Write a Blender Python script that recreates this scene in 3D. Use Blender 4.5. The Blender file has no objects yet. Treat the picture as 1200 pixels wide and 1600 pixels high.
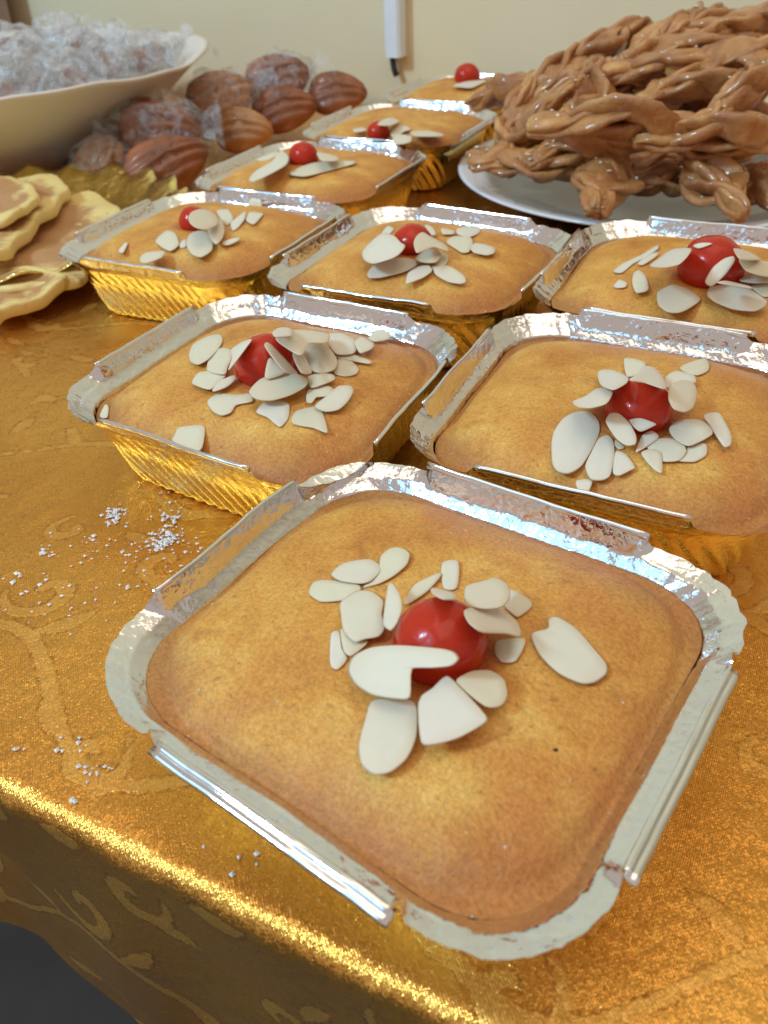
import bpy, math, random
from mathutils import Vector, Matrix, noise
from math import sin, cos, pi, radians

# ------------------------------------------------------------------ camera, world, lamps, exposure
sc = bpy.context.scene
CM = 0.01
F, TILT, ROLL, CH = 1275.5, 0.654725, -0.049763, 14.9512      # CH: camera height above the foil rims (cm)
TZ = -3.9                                                     # table height relative to the rims (cm)
RT0 = Vector((1, 0, 0)); FW = Vector((0, cos(TILT), -sin(TILT))); UP0 = RT0.cross(FW)
RT = RT0 * cos(ROLL) + UP0 * sin(ROLL); UP = -RT0 * sin(ROLL) + UP0 * cos(ROLL)
CAM = Vector((0, 0, CH))
cd = bpy.data.cameras.new('camera'); cam = bpy.data.objects.new('camera', cd); sc.collection.objects.link(cam)
cam.matrix_world = Matrix(((RT.x, UP.x, -FW.x, 0), (RT.y, UP.y, -FW.y, 0), (RT.z, UP.z, -FW.z, CH * CM), (0, 0, 0, 1)))
cd.sensor_fit = 'VERTICAL'; cd.sensor_height = 36; cd.lens = F / 1600 * 36
cd.clip_start = 0.01; cd.clip_end = 50
cd.dof.use_dof = True; cd.dof.focus_distance = 0.27; cd.dof.aperture_fstop = 18
sc.camera = cam
sc.view_settings.view_transform = 'Standard'; sc.view_settings.look = 'None'; sc.view_settings.exposure = 0.0

w = bpy.data.worlds.new('World'); sc.world = w; w.use_nodes = True
bg = w.node_tree.nodes['Background']; bg.inputs[0].default_value = (0.88, 0.75, 0.66, 1); bg.inputs[1].default_value = 0.55

def area(name, pos, target, sx, sy, power, col):
    l = bpy.data.lights.new(name, 'AREA'); l.shape = 'RECTANGLE'; l.size = sx * CM; l.size_y = sy * CM
    l.energy = power; l.color = col
    o = bpy.data.objects.new(name, l); sc.collection.objects.link(o)
    o.location = Vector(pos) * CM
    o.rotation_euler = (Vector(target) - Vector(pos)).to_track_quat('-Z', 'Y').to_euler()
    return o
area('cool_lamp', (-140, -28, 132), (3, 30, 0), 18, 32, 24, (0.48, 0.80, 1.0))
area('blue_foil_fill', (-150, -55, 150), (3, 30, -10), 150, 105, 9.5, (0.16, 0.56, 1.0))  # added unseen area light that gives the foil its blue reflections
area('warm_overhead_fill', (20, 30, 215), (5, 50, 0), 190, 190, 15, (1.0, 0.86, 0.68))  # added overhead fill in place of light bounced off the ceiling

random.seed(5)
R = random.random
def U(a, b): return a + (b - a) * R()

# ------------------------------------------------------------------ helpers
def ray(px, py): return (FW + RT * ((px - 600) / F) - UP * ((py - 800) / F))
def at(px, py, z=0.0):                                        # where the sight line meets height z
    d = ray(px, py); return CAM + d * ((z - CH) / d.z)
def aty(px, py, y):
    d = ray(px, py); return CAM + d * (y / d.y)
def new_mesh(name, vs, fs, mat, smooth=True):
    me = bpy.data.meshes.new(name); me.from_pydata([tuple(v) for v in vs], [], fs); me.update()
    if smooth:
        me.polygons.foreach_set('use_smooth', [True] * len(me.polygons))
    if mat: me.materials.append(mat)
    return me
def empty(name, loc, rz=0.0):
    o = bpy.data.objects.new(name, None); sc.collection.objects.link(o)
    o.empty_display_size = 0.01; o.location = Vector(loc) * CM; o.rotation_euler = (0, 0, rz)
    o['_rz'] = rz
    return o
def world_of(o):
    m = Matrix.Translation(o.location) @ o.rotation_euler.to_matrix().to_4x4()
    return world_of(o.parent) @ m if o.parent else m
def obj(name, vs, fs, mat, parent=None, smooth=True, origin=None):
    """vs in world centimetres; the object gets its own origin at its base"""
    vs = [Vector(v) * CM for v in vs]
    if origin is None:
        n = len(vs); origin = Vector((sum(v.x for v in vs) / n, sum(v.y for v in vs) / n, min(v.z for v in vs)))
    else: origin = Vector(origin) * CM
    if parent:
        inv = world_of(parent).inverted(); lo = inv @ origin
        rot = inv.to_3x3()
        me = new_mesh(name, [rot @ (v - origin) for v in vs], fs, mat, smooth)
        o = bpy.data.objects.new(name, me); sc.collection.objects.link(o); o.parent = parent; o.location = lo
    else:
        me = new_mesh(name, [v - origin for v in vs], fs, mat, smooth)
        o = bpy.data.objects.new(name, me); sc.collection.objects.link(o); o.location = origin
    return o
def tag(o, label=None, cat=None, group=None, kind=None):
    for k, v in (('label', label), ('category', cat), ('group', group), ('kind', kind)):
        if v: o[k] = v
    return o
def tube(path, prof, close_ends=True, up=Vector((0, 0, 1)), roll=None, scale=None):
    """sweep: path of Vectors, prof list of (a,b) cross-section points"""
    vs, fs = [], []; n = len(path); m = len(prof)
    for i, p in enumerate(path):
        t = (path[min(i + 1, n - 1)] - path[max(i - 1, 0)]).normalized()
        s = t.cross(up)
        if s.length < 1e-4: s = Vector((1, 0, 0))
        s.normalize(); u = s.cross(t)
        r = roll(i / (n - 1)) if roll else 0; k = scale(i / (n - 1)) if scale else 1
        cr, sr = cos(r), sin(r)
        for a, b in prof:
            a2, b2 = (a * cr - b * sr) * k, (a * sr + b * cr) * k
            vs.append(p + s * a2 + u * b2)
    for i in range(n - 1):
        for j in range(m):
            fs.append((i * m + j, (i + 1) * m + j, (i + 1) * m + (j + 1) % m, i * m + (j + 1) % m))
    if close_ends:
        fs.append(tuple(range(m))); fs.append(tuple((n - 1) * m + j for j in range(m))[::-1])
    return vs, fs
def join(parts):
    V, Fc = [], []
    for vs, fs in parts:
        k = len(V); V += list(vs); Fc += [tuple(i + k for i in f) for f in fs]
    return V, Fc
def nz(v, s=1.0, seed=0.0): return noise.noise(Vector(v) * s + Vector((seed * 17.3, seed * 9.1, seed * 5.7)))

# ------------------------------------------------------------------ materials
def mat(name):
    m = bpy.data.materials.new(name); m.use_nodes = True
    nt = m.node_tree; b = nt.nodes['Principled BSDF']
    return m, nt, b
class NT:
    def __init__(s, nt): s.nt = nt
    def n(s, t, **kw):
        x = s.nt.nodes.new(t)
        for k, v in kw.items():
            if k.startswith('_'): setattr(x, k[1:], v)
            else: x.inputs[k.replace('0', ' ')].default_value = v
        return x
    def l(s, a, b): s.nt.links.new(a, b)
    def coord(s, scale=1.0, out='Object'):
        tc = s.n('ShaderNodeTexCoord'); mp = s.n('ShaderNodeMapping')
        mp.inputs['Scale'].default_value = (scale,) * 3 if not isinstance(scale, tuple) else scale
        s.l(tc.outputs[out], mp.inputs[0]); return mp.outputs[0]
    def noise(s, co, scale, detail=4, rough=.55, dist=0):
        x = s.n('ShaderNodeTexNoise'); x.inputs['Scale'].default_value = scale; x.inputs['Detail'].default_value = detail
        x.inputs['Roughness'].default_value = rough; x.inputs['Distortion'].default_value = dist
        s.l(co, x.inputs['Vector']); return x.outputs['Fac']
    def ramp(s, fac, stops):
        x = s.n('ShaderNodeValToRGB'); s.l(fac, x.inputs[0]); e = x.color_ramp.elements
        while len(e) < len(stops): e.new(.5)
        for i, (p, c) in enumerate(stops):
            e[i].position = p; e[i].color = c if len(c) == 4 else (*c, 1)
        return x.outputs[0]
    def mix(s, fac, a, b, mode='MIX'):
        x = s.n('ShaderNodeMix'); x.data_type = 'RGBA'; x.blend_type = mode
        for inp, v in ((x.inputs[0], fac), (x.inputs[6], a), (x.inputs[7], b)):
            if hasattr(v, 'links'): s.l(v, inp)
            else: inp.default_value = v if not isinstance(v, tuple) else ((*v, 1) if len(v) == 3 else v)
        return x.outputs[2]
    def math(s, op, a, b=0.0, c=0.0):
        x = s.n('ShaderNodeMath'); x.operation = op
        for inp, v in zip(x.inputs, (a, b, c)):
            if hasattr(v, 'links'): s.l(v, inp)
            else: inp.default_value = v
        return x.outputs[0]
    def bump(s, h, strength, dist, prev=None):
        x = s.n('ShaderNodeBump'); x.inputs['Strength'].default_value = strength; x.inputs['Distance'].default_value = dist
        s.l(h, x.inputs['Height'])
        if prev is not None: s.l(prev, x.inputs['Normal'])
        return x.outputs[0]
G1 = (1, 1, 1); G0 = (0, 0, 0)

def m_foil():
    m, nt, b = mat('crinkled_aluminium_foil'); k = NT(nt)
    co = k.coord()
    b.inputs['Metallic'].default_value = 1.0
    n1 = k.noise(co, 300, 3, .6, .6)
    geo = k.n('ShaderNodeNewGeometry'); at_ = k.n('ShaderNodeAttribute'); at_.attribute_name = 'wall'
    k.l(k.mix(k.math('MULTIPLY', geo.outputs['Backfacing'], at_.outputs['Fac']), (.84, .83, .84), (1.0, .88, .42)), b.inputs['Base Color'])   # reflection of the gold cloth painted into the wall's outer side
    rg = k.noise(co, 60, 2); k.l(k.math('MULTIPLY_ADD', rg, .10, .025), b.inputs['Roughness'])
    v = k.n('ShaderNodeTexVoronoi'); v.feature = 'F1'; v.inputs['Scale'].default_value = 420; k.l(co, v.inputs['Vector'])
    bp = k.bump(k.noise(co, 130, 2, .5, .8), .35, .0012); bp = k.bump(n1, .4, .0005, bp); bp = k.bump(v.outputs['Distance'], .3, .0004, bp)
    k.l(bp, b.inputs['Normal']); return m
def m_hem():
    m, nt, b = mat('smooth_rolled_foil'); k = NT(nt); co = k.coord()
    b.inputs['Metallic'].default_value = 1; b.inputs['Base Color'].default_value = (.86, .86, .87, 1); b.inputs['Roughness'].default_value = .10
    k.l(k.bump(k.noise(co, 90, 2), .3, .0008), b.inputs['Normal']); return m
def m_cake():
    m, nt, b = mat('golden_sponge_crust'); k = NT(nt)
    co = k.coord(1, 'Object')
    at_ = k.n('ShaderNodeAttribute'); at_.attribute_name = 'edge'
    n1 = k.noise(co, 26, 5, .62, .3)
    n2 = k.noise(co, 110, 4, .65)
    n3 = k.noise(co, 900, 3, .7)
    c = k.ramp(n1, [(.28, (.56, .215, .036)), (.48, (.72, .345, .066)), (.66, (.87, .53, .135))])
    e2 = k.math('ADD', at_.outputs['Fac'], k.math('MULTIPLY', k.math('SUBTRACT', k.noise(co, 14, 3), .5), 1.7))
    ef = k.ramp(e2, [(.30, G0), (1.05, G1)])
    c = k.mix(k.math('MULTIPLY', ef, .85), c, (.40, .150, .038))
    st = k.n('ShaderNodeAttribute'); st.attribute_name = 'syrup'
    c = k.mix(k.math('MULTIPLY', st.outputs['Fac'], .75), c, (.50, .10, .03))
    rd = k.ramp(k.noise(co, 19, 3, .6, .5), [(.46, G0), (.66, G1)]); c = k.mix(k.math('MULTIPLY', rd, .6), c, (.56, .175, .036))
    pit = k.ramp(n2, [(.28, G1), (.40, G0)])
    c = k.mix(k.math('MULTIPLY', pit, .42), c, (.36, .12, .03))
    gr = k.ramp(n3, [(.35, (.80, .77, .72)), (.65, (1.14, 1.14, 1.14))]); c = k.mix(1.0, c, gr, 'MULTIPLY')
    # sugar crystals
    v = k.n('ShaderNodeTexVoronoi'); v.feature = 'F1'; v.inputs['Scale'].default_value = 420; k.l(co, v.inputs['Vector'])
    pore = k.ramp(k.noise(co, 330, 2, .5), [(.27, G1), (.33, G0)]); c = k.mix(k.math('MULTIPLY', pore, .45), c, (.30, .11, .03))
    sp = k.ramp(v.outputs['Distance'], [(.10, G1), (.17, G0)])
    pick = k.math('GREATER_THAN', v.outputs['Color'], .80)
    area_ = k.ramp(k.noise(co, 38, 2), [(.44, G0), (.62, G1)])
    sp = k.math('MULTIPLY', k.math('MULTIPLY', sp, pick), area_)
    c = k.mix(k.math('MULTIPLY', sp, .75), c, (.86, .80, .72))
    k.l(c, b.inputs['Base Color'])
    b.inputs['Roughness'].default_value = .52
    b.inputs['Subsurface Weight'].default_value = .12; b.inputs['Subsurface Scale'].default_value = .004
    b.inputs['Subsurface Radius'].default_value = (1, .5, .2)
    bp = k.bump(n2, .6, .0016); bp = k.bump(n3, .8, .0005, bp); bp = k.bump(sp, .6, .0005, bp)
    k.l(bp, b.inputs['Normal']); return m
def m_flake():
    m, nt, b = mat('blanched_almond'); k = NT(nt); co = k.coord()
    n1 = k.noise(co, 200, 3, .5)
    oi = k.n('ShaderNodeObjectInfo')
    c = k.mix(oi.outputs['Random'], (.80, .72, .62), (.77, .68, .50))
    c = k.mix(k.math('MULTIPLY', n1, .25), c, (.62, .54, .40))
    ra = k.n('ShaderNodeAttribute'); ra.attribute_name = 'rim'
    c = k.mix(k.math('MULTIPLY', ra.outputs['Fac'], .55), c, (.55, .36, .18))
    k.l(c, b.inputs['Base Color']); b.inputs['Roughness'].default_value = .5
    b.inputs['Subsurface Weight'].default_value = .2; b.inputs['Subsurface Scale'].default_value = .002
    k.l(k.bump(n1, .25, .0005), b.inputs['Normal']); return m
def m_cherry():
    m, nt, b = mat('glace_cherry_skin'); k = NT(nt); co = k.coord()
    n1 = k.noise(co, 70, 2)
    k.l(k.mix(n1, (.56, .040, .012), (.42, .016, .010)), b.inputs['Base Color'])
    b.inputs['Roughness'].default_value = .2; b.inputs['Specular IOR Level'].default_value = .25; b.inputs['Coat Weight'].default_value = .12; b.inputs['Coat Roughness'].default_value = .06
    b.inputs['Subsurface Weight'].default_value = .6; b.inputs['Subsurface Scale'].default_value = .010; b.inputs['Subsurface Radius'].default_value = (1, .16, .06)
    k.l(k.bump(k.noise(co, 120, 3), .35, .0016), b.inputs['Normal']); return m
def m_cloth():
    m, nt, b = mat('gold_brocade_satin'); k = NT(nt)
    at_ = k.n('ShaderNodeUVMap'); at_.uv_map = 'cloth'            # cloth length in centimetres
    sd = k.n('ShaderNodeAttribute'); sd.attribute_name = 'motif'            # distance to the edge of the woven motifs, cm
    jag = k.n('ShaderNodeTexNoise'); jag.inputs['Scale'].default_value = 5.5; jag.inputs['Detail'].default_value = 2; k.l(at_.outputs[0], jag.inputs['Vector'])
    s = k.math('ADD', sd.outputs['Fac'], k.math('MULTIPLY', k.math('SUBTRACT', jag.outputs['Fac'], .5), .22))
    s = k.math('MULTIPLY', s, -1.0)
    fill = k.ramp(k.math('MULTIPLY_ADD', s, 2.0, .5), [(.50, G0), (.62, G1)])
    line = k.math('SUBTRACT', k.ramp(k.math('MULTIPLY_ADD', s, 2.0, .5), [(.30, G0), (.42, G1)]), fill)
    dots = k.n('ShaderNodeTexVoronoi'); dots.inputs['Scale'].default_value = 4.5; k.l(at_.outputs[0], dots.inputs['Vector'])
    line = k.math('MULTIPLY', line, k.ramp(dots.outputs['Distance'], [(.30, G1), (.55, (.2, .2, .2))]))
    # woven threads
    wv = k.n('ShaderNodeTexWave'); wv.inputs['Scale'].default_value = 6.5; wv.inputs['Distortion'].default_value = .6; wv.bands_direction = 'DIAGONAL'; k.l(at_.outputs[0], wv.inputs['Vector'])
    wv2 = k.n('ShaderNodeTexWave'); wv2.inputs['Scale'].default_value = 6.0; wv2.bands_direction = 'X'; wv2.inputs['Distortion'].default_value = .8; k.l(at_.outputs[0], wv2.inputs['Vector'])
    big = k.n('ShaderNodeTexNoise'); big.inputs['Scale'].default_value = .12; big.inputs['Detail'].default_value = 3; k.l(at_.outputs[0], big.inputs['Vector'])
    fine = k.n('ShaderNodeTexNoise'); fine.inputs['Scale'].default_value = 14; fine.inputs['Detail'].default_value = 2; k.l(at_.outputs[0], fine.inputs['Vector'])
    mid = k.n('ShaderNodeTexNoise'); mid.inputs['Scale'].default_value = 1.1; mid.inputs['Detail'].default_value = 3; k.l(at_.outputs[0], mid.inputs['Vector'])
    c = k.ramp(big.outputs['Fac'], [(.35, (.74, .325, .055)), (.65, (.88, .445, .090))])
    c = k.mix(k.math('MULTIPLY', fill, .26), c, (.94, .56, .15))
    c = k.mix(k.math('MULTIPLY', line, .5), c, (.30, .12, .03))
    c = k.mix(k.math('MULTIPLY', k.ramp(fine.outputs['Fac'], [(.35, G1), (.5, G0)]), .25), c, (.25, .10, .03))
    k.l(c, b.inputs['Base Color'])
    k.l(k.math('MULTIPLY_ADD', fill, -.08, .88), b.inputs['Metallic'])
    k.l(k.math('ADD', k.math('MULTIPLY', fill, .12), k.math('MULTIPLY_ADD', mid.outputs['Fac'], .14, .18)), b.inputs['Roughness'])
    # glitter of single metallic threads
    v = k.n('ShaderNodeTexVoronoi'); v.inputs['Scale'].default_value = 13; k.l(at_.outputs[0], v.inputs['Vector'])
    hg = k.math('ADD', k.math('MULTIPLY', wv.outputs['Fac'], .4), k.math('MULTIPLY', wv2.outputs['Fac'], .4))
    sepc = k.n('ShaderNodeSeparateColor'); k.l(v.outputs['Color'], sepc.inputs[0])
    hg = k.math('ADD', hg, k.math('MULTIPLY', sepc.outputs[0], k.math('SUBTRACT', 1.0, v.outputs['Distance'])))
    bp = k.bump(hg, .6, .00015)
    bp = k.bump(k.math('ADD', fill, k.math('MULTIPLY', line, -.5)), .22, .0005, bp); bp = k.bump(mid.outputs['Fac'], .35, .0025, bp)
    g = k.n('ShaderNodeTexVoronoi'); g.inputs['Scale'].default_value = 19; k.l(at_.outputs[0], g.inputs['Vector'])
    g1 = k.n('ShaderNodeVectorMath'); g1.operation = 'SUBTRACT'; k.l(g.outputs['Color'], g1.inputs[0]); g1.inputs[1].default_value = (.5, .5, .5)
    g2 = k.n('ShaderNodeVectorMath'); g2.operation = 'MULTIPLY_ADD'; k.l(g1.outputs[0], g2.inputs[0]); g2.inputs[1].default_value = (.29, .29, .29); k.l(bp, g2.inputs[2])
    g3 = k.n('ShaderNodeVectorMath'); g3.operation = 'NORMALIZE'; k.l(g2.outputs[0], g3.inputs[0])
    k.l(g3.outputs[0], b.inputs['Normal']); return m
def m_simple(name, col, rough=.5, metal=0, nscale=60, var=.15, bump=.1, bdist=.001, sss=0, coat=0, spec=.5):
    m, nt, b = mat(name); k = NT(nt); co = k.coord()
    n1 = k.noise(co, nscale, 4)
    dark = tuple(x * (1 - var) for x in col); lite = tuple(min(1, x * (1 + var)) for x in col)
    k.l(k.ramp(n1, [(.3, dark), (.7, lite)]), b.inputs['Base Color'])
    b.inputs['Roughness'].default_value = rough; b.inputs['Metallic'].default_value = metal
    b.inputs['Coat Weight'].default_value = coat; b.inputs['Coat Roughness'].default_value = .08
    b.inputs['Specular IOR Level'].default_value = spec
    if sss: b.inputs['Subsurface Weight'].default_value = sss; b.inputs['Subsurface Scale'].default_value = .004
    k.l(k.bump(n1, bump, bdist), b.inputs['Normal']); return m
def m_pastry():
    m, nt, b = mat('honeyed_fried_dough'); k = NT(nt); co = k.coord()
    n1 = k.noise(co, 45, 4); n2 = k.noise(co, 420, 4, .65); oi = k.n('ShaderNodeObjectInfo')
    c = k.ramp(n1, [(.3, (.33, .115, .032)), (.5, (.57, .255, .078)), (.7, (.78, .45, .17))])
    c = k.mix(k.math('MULTIPLY', oi.outputs['Random'], .40), c, (.26, .085, .025))
    k.l(c, b.inputs['Base Color']); b.inputs['Roughness'].default_value = .5
    b.inputs['Coat Weight'].default_value = .7; b.inputs['Coat Roughness'].default_value = .10
    b.inputs['Subsurface Weight'].default_value = .1; b.inputs['Subsurface Scale'].default_value = .004
    bp = k.bump(n1, .5, .004); bp = k.bump(k.noise(co, 140, 4), .7, .0022, bp); bp = k.bump(n2, .7, .0012, bp); k.l(bp, b.inputs['Normal']); return m
def m_wrap(name='clear_plastic_film', lo=.05, hi=.42, col=(.62, .62, .64)):
    m, nt, b = mat(name); k = NT(nt); co = k.coord()
    n1 = k.noise(co, 110, 3, .6, 1.0)
    b.inputs['Base Color'].default_value = (*col, 1); b.inputs['Roughness'].default_value = .08
    bp = k.bump(n1, .8, .003); k.l(bp, b.inputs['Normal'])
    tr = k.n('ShaderNodeBsdfTransparent'); mx = k.n('ShaderNodeMixShader')
    k.l(k.ramp(n1, [(.38, (lo,) * 3), (.70, (hi,) * 3)]), mx.inputs[0])
    k.l(tr.outputs[0], mx.inputs[1]); k.l(b.outputs[0], mx.inputs[2])
    k.l(mx.outputs[0], nt.nodes['Material Output'].inputs[0]); return m
def m_pancake():
    m, nt, b = mat('griddled_pancake'); k = NT(nt); co = k.coord()
    n1 = k.noise(co, 34, 5, .65, .8); n2 = k.noise(co, 160, 3)
    at_ = k.n('ShaderNodeAttribute'); at_.attribute_name = 'edge'
    br = k.ramp(k.math('SUBTRACT', n1, k.math('MULTIPLY', at_.outputs['Fac'], .38)), [(.20, G0), (.34, G1)])
    c = k.mix(k.math('MULTIPLY', br, .85), (.84, .64, .25), (.42, .15, .070))
    c = k.mix(k.math('MULTIPLY', n2, .3), c, (.62, .40, .15))
    k.l(c, b.inputs['Base Color']); b.inputs['Roughness'].default_value = .5
    b.inputs['Subsurface Weight'].default_value = .15; b.inputs['Subsurface Scale'].default_value = .004
    bp = k.bump(n1, .3, .003); bp = k.bump(n2, .3, .0007, bp); k.l(bp, b.inputs['Normal']); return m
def m_wall():
    m, nt, b = mat('cream_painted_plaster'); k = NT(nt); co = k.coord()
    n1 = k.noise(co, 3, 5); n2 = k.noise(co, 90, 3)
    c = k.ramp(n1, [(.3, (.77, .66, .43)), (.7, (.84, .73, .50))])
    sp = k.ramp(k.noise(co, 28, 1), [(.20, G1), (.24, G0)]); c = k.mix(k.math('MULTIPLY', sp, .3), c, (.35, .30, .22))
    k.l(c, b.inputs['Base Color']); b.inputs['Roughness'].default_value = .6
    k.l(k.bump(n2, .2, .001), b.inputs['Normal']); return m
def m_plate():
    m, nt, b = mat('white_plate_glaze_with_violet_marks'); k = NT(nt); co = k.coord()
    tc = k.n('ShaderNodeTexCoord'); sx = k.n('ShaderNodeSeparateXYZ'); k.l(tc.outputs['Object'], sx.inputs[0])
    r = k.math('SQRT', k.math('ADD', k.math('MULTIPLY', sx.outputs[0], sx.outputs[0]), k.math('MULTIPLY', sx.outputs[1], sx.outputs[1])))
    band = k.math('MULTIPLY', k.math('GREATER_THAN', r, .108), k.math('LESS_THAN', r, .134))
    mk = k.ramp(k.noise(co, 95, 2, .5, .8), [(.60, G0), (.64, G1)])
    c = k.mix(k.math('MULTIPLY', k.math('MULTIPLY', mk, band), .65), (.78, .79, .84), (.25, .22, .36))
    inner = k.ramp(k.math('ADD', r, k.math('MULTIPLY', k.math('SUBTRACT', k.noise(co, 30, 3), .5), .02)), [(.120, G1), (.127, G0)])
    c = k.mix(k.math('MULTIPLY', inner, .85), c, (.10, .075, .065))     # dark syrup in the well, with shade under the heap painted in
    k.l(c, b.inputs['Base Color']); b.inputs['Roughness'].default_value = .15; return m

FOIL, HEM, CAKE, FLAKE, CHERRY, CLOTH = m_foil(), m_hem(), m_cake(), m_flake(), m_cherry(), m_cloth()
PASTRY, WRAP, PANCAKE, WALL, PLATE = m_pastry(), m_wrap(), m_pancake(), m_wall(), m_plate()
WRAP2 = m_wrap('milky_plastic_film', .18, .62, (.72, .70, .70))
BOWL = m_simple('cream_plastic', (.74, .66, .60), .35, var=.03, nscale=8, bump=.03)
MADE = m_simple('browned_sponge', (.30, .095, .038), .5, nscale=40, var=.45, bump=.5, bdist=.002, coat=.15)
MADE2 = m_simple('golden_sponge', (.46, .20, .075), .5, nscale=40, var=.35, bump=.5, bdist=.002, coat=.15)
GOLDT = m_simple('crinkled_gold_card', (.86, .66, .25), .2, 1, nscale=130, var=.2, bump=.8, bdist=.002)
TRUNK = m_simple('white_plastic_trunking', (.80, .84, .90), .4, nscale=20, var=.03, bump=.02)
CABLE = m_simple('black_cable', (.03, .03, .035), .5)
CRUMB = m_simple('coconut_crumb', (.85, .82, .82), .6, nscale=300, var=.1, sss=.1)
SESAME = m_simple('sesame_seed', (.85, .76, .60), .4)
FLOOR = m_simple('dark_floor', (.040, .028, .024), .6, nscale=6, var=.3)
CURT = m_simple('brown_curtain', (.28, .15, .08), .7, nscale=30, var=.2)
PAPER = m_simple('pale_blue_paper', (.55, .68, .85), .6, nscale=30, var=.05)
FILLING = m_simple('pink_brown_sweet', (.34, .17, .11), .6, nscale=60, var=.5, bump=.5, bdist=.003)
BLACK = m_simple('burnt_speck', (.01, .008, .006), .5)

# ------------------------------------------------------------------ the setting
EA = radians(-28.2)
E1 = Vector((cos(EA), sin(EA), 0)); E2 = Vector((-sin(EA), cos(EA), 0))
P0 = Vector((-5.9, 10.9, 0)) + Vector((.45, .89, 0)) * .28                                   # a point on the near table edge
def tp(a, b_, z): p = P0 + E1 * a + E2 * b_; return Vector((p.x, p.y, z))
WALLB = 79.0
def motif_sdf(P):
    """distance from cloth points to a repeating pattern of vines, curls and leaves"""
    import numpy as np
    segs = []                                                   # x0, y0, x1, y1, half widths
    def stroke(pts, w0, w1, mid=None):
        n = len(pts) - 1
        for i in range(n):
            f = lambda t: (w0 + (w1 - w0) * t) if mid is None else (w0 + (mid - w0) * sin(pi * t))
            segs.append((*pts[i], *pts[i + 1], f(i / n), f((i + 1) / n)))
    def curl(x, y, a, r, turns, wd, hand=1):
        pts = []
        for i in range(17):
            t = i / 16; rr = r * (1 - .86 * t); an = a + hand * turns * 2 * pi * t
            pts.append((x + rr * cos(an), y + rr * sin(an)))
        stroke(pts, wd * .45, wd, wd)
    def leaf(x, y, a, L, wd):
        pts = [(x + L * t * cos(a + .5 * t), y + L * t * sin(a + .5 * t)) for t in [i / 8 for i in range(9)]]
        stroke(pts, .02, .02, wd)
    TX, TY = 12.4, 10.6
    vine = [(TX * t / 24, 2.2 + 1.7 * sin(2 * pi * t / 24)) for t in range(25)]; stroke(vine, .16, .16, .26)
    curl(3.0, 5.6, 3.4, 1.35, .95, .30); curl(8.9, .9, 1.0, 1.25, .95, .28, -1); curl(9.4, 5.4, 5.2, .95, .9, .26)
    curl(5.6, 8.3, .4, 1.15, .95, .28, -1); curl(.9, 8.9, 2.2, .85, .9, .24)
    leaf(4.0, 3.9, .4, 2.1, .34); leaf(6.3, 2.4, -1.4, 1.9, .32); leaf(10.3, 2.6, 1.3, 2.2, .36); leaf(1.2, 3.2, 1.9, 1.8, .30)
    leaf(7.2, 6.6, 2.2, 1.7, .3); leaf(11.4, 7.8, 3.6, 1.9, .34); leaf(7.6, 9.6, -.3, 2.0, .32); leaf(2.9, 9.4, -.6, 1.6, .28)
    S = np.array(segs, dtype=np.float32)
    A = P[:, 0] + .6 * np.sin(P[:, 1] * .31); B = P[:, 1] + .5 * np.sin(P[:, 0] * .27)
    row = np.floor(B / TY); A = A + row * TX * .43
    A = np.mod(A, TX); B = np.mod(B, TY); out = np.full(len(P), 9.0, dtype=np.float32)
    for x0, y0, x1, y1, w0, w1 in S:
        dx, dy = x1 - x0, y1 - y0; L2 = dx * dx + dy * dy + 1e-9
        for ox in ((0,) if min(x0, x1) > 1 and max(x0, x1) < TX - 1 else (-TX, 0, TX)):
            qx = A - x0 - ox; qy = B - y0; t = np.clip((qx * dx + qy * dy) / L2, 0, 1)
            d = np.sqrt((qx - t * dx) ** 2 + (qy - t * dy) ** 2) - (w0 + (w1 - w0) * t); np.minimum(out, d, out=out)
    return out
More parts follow.
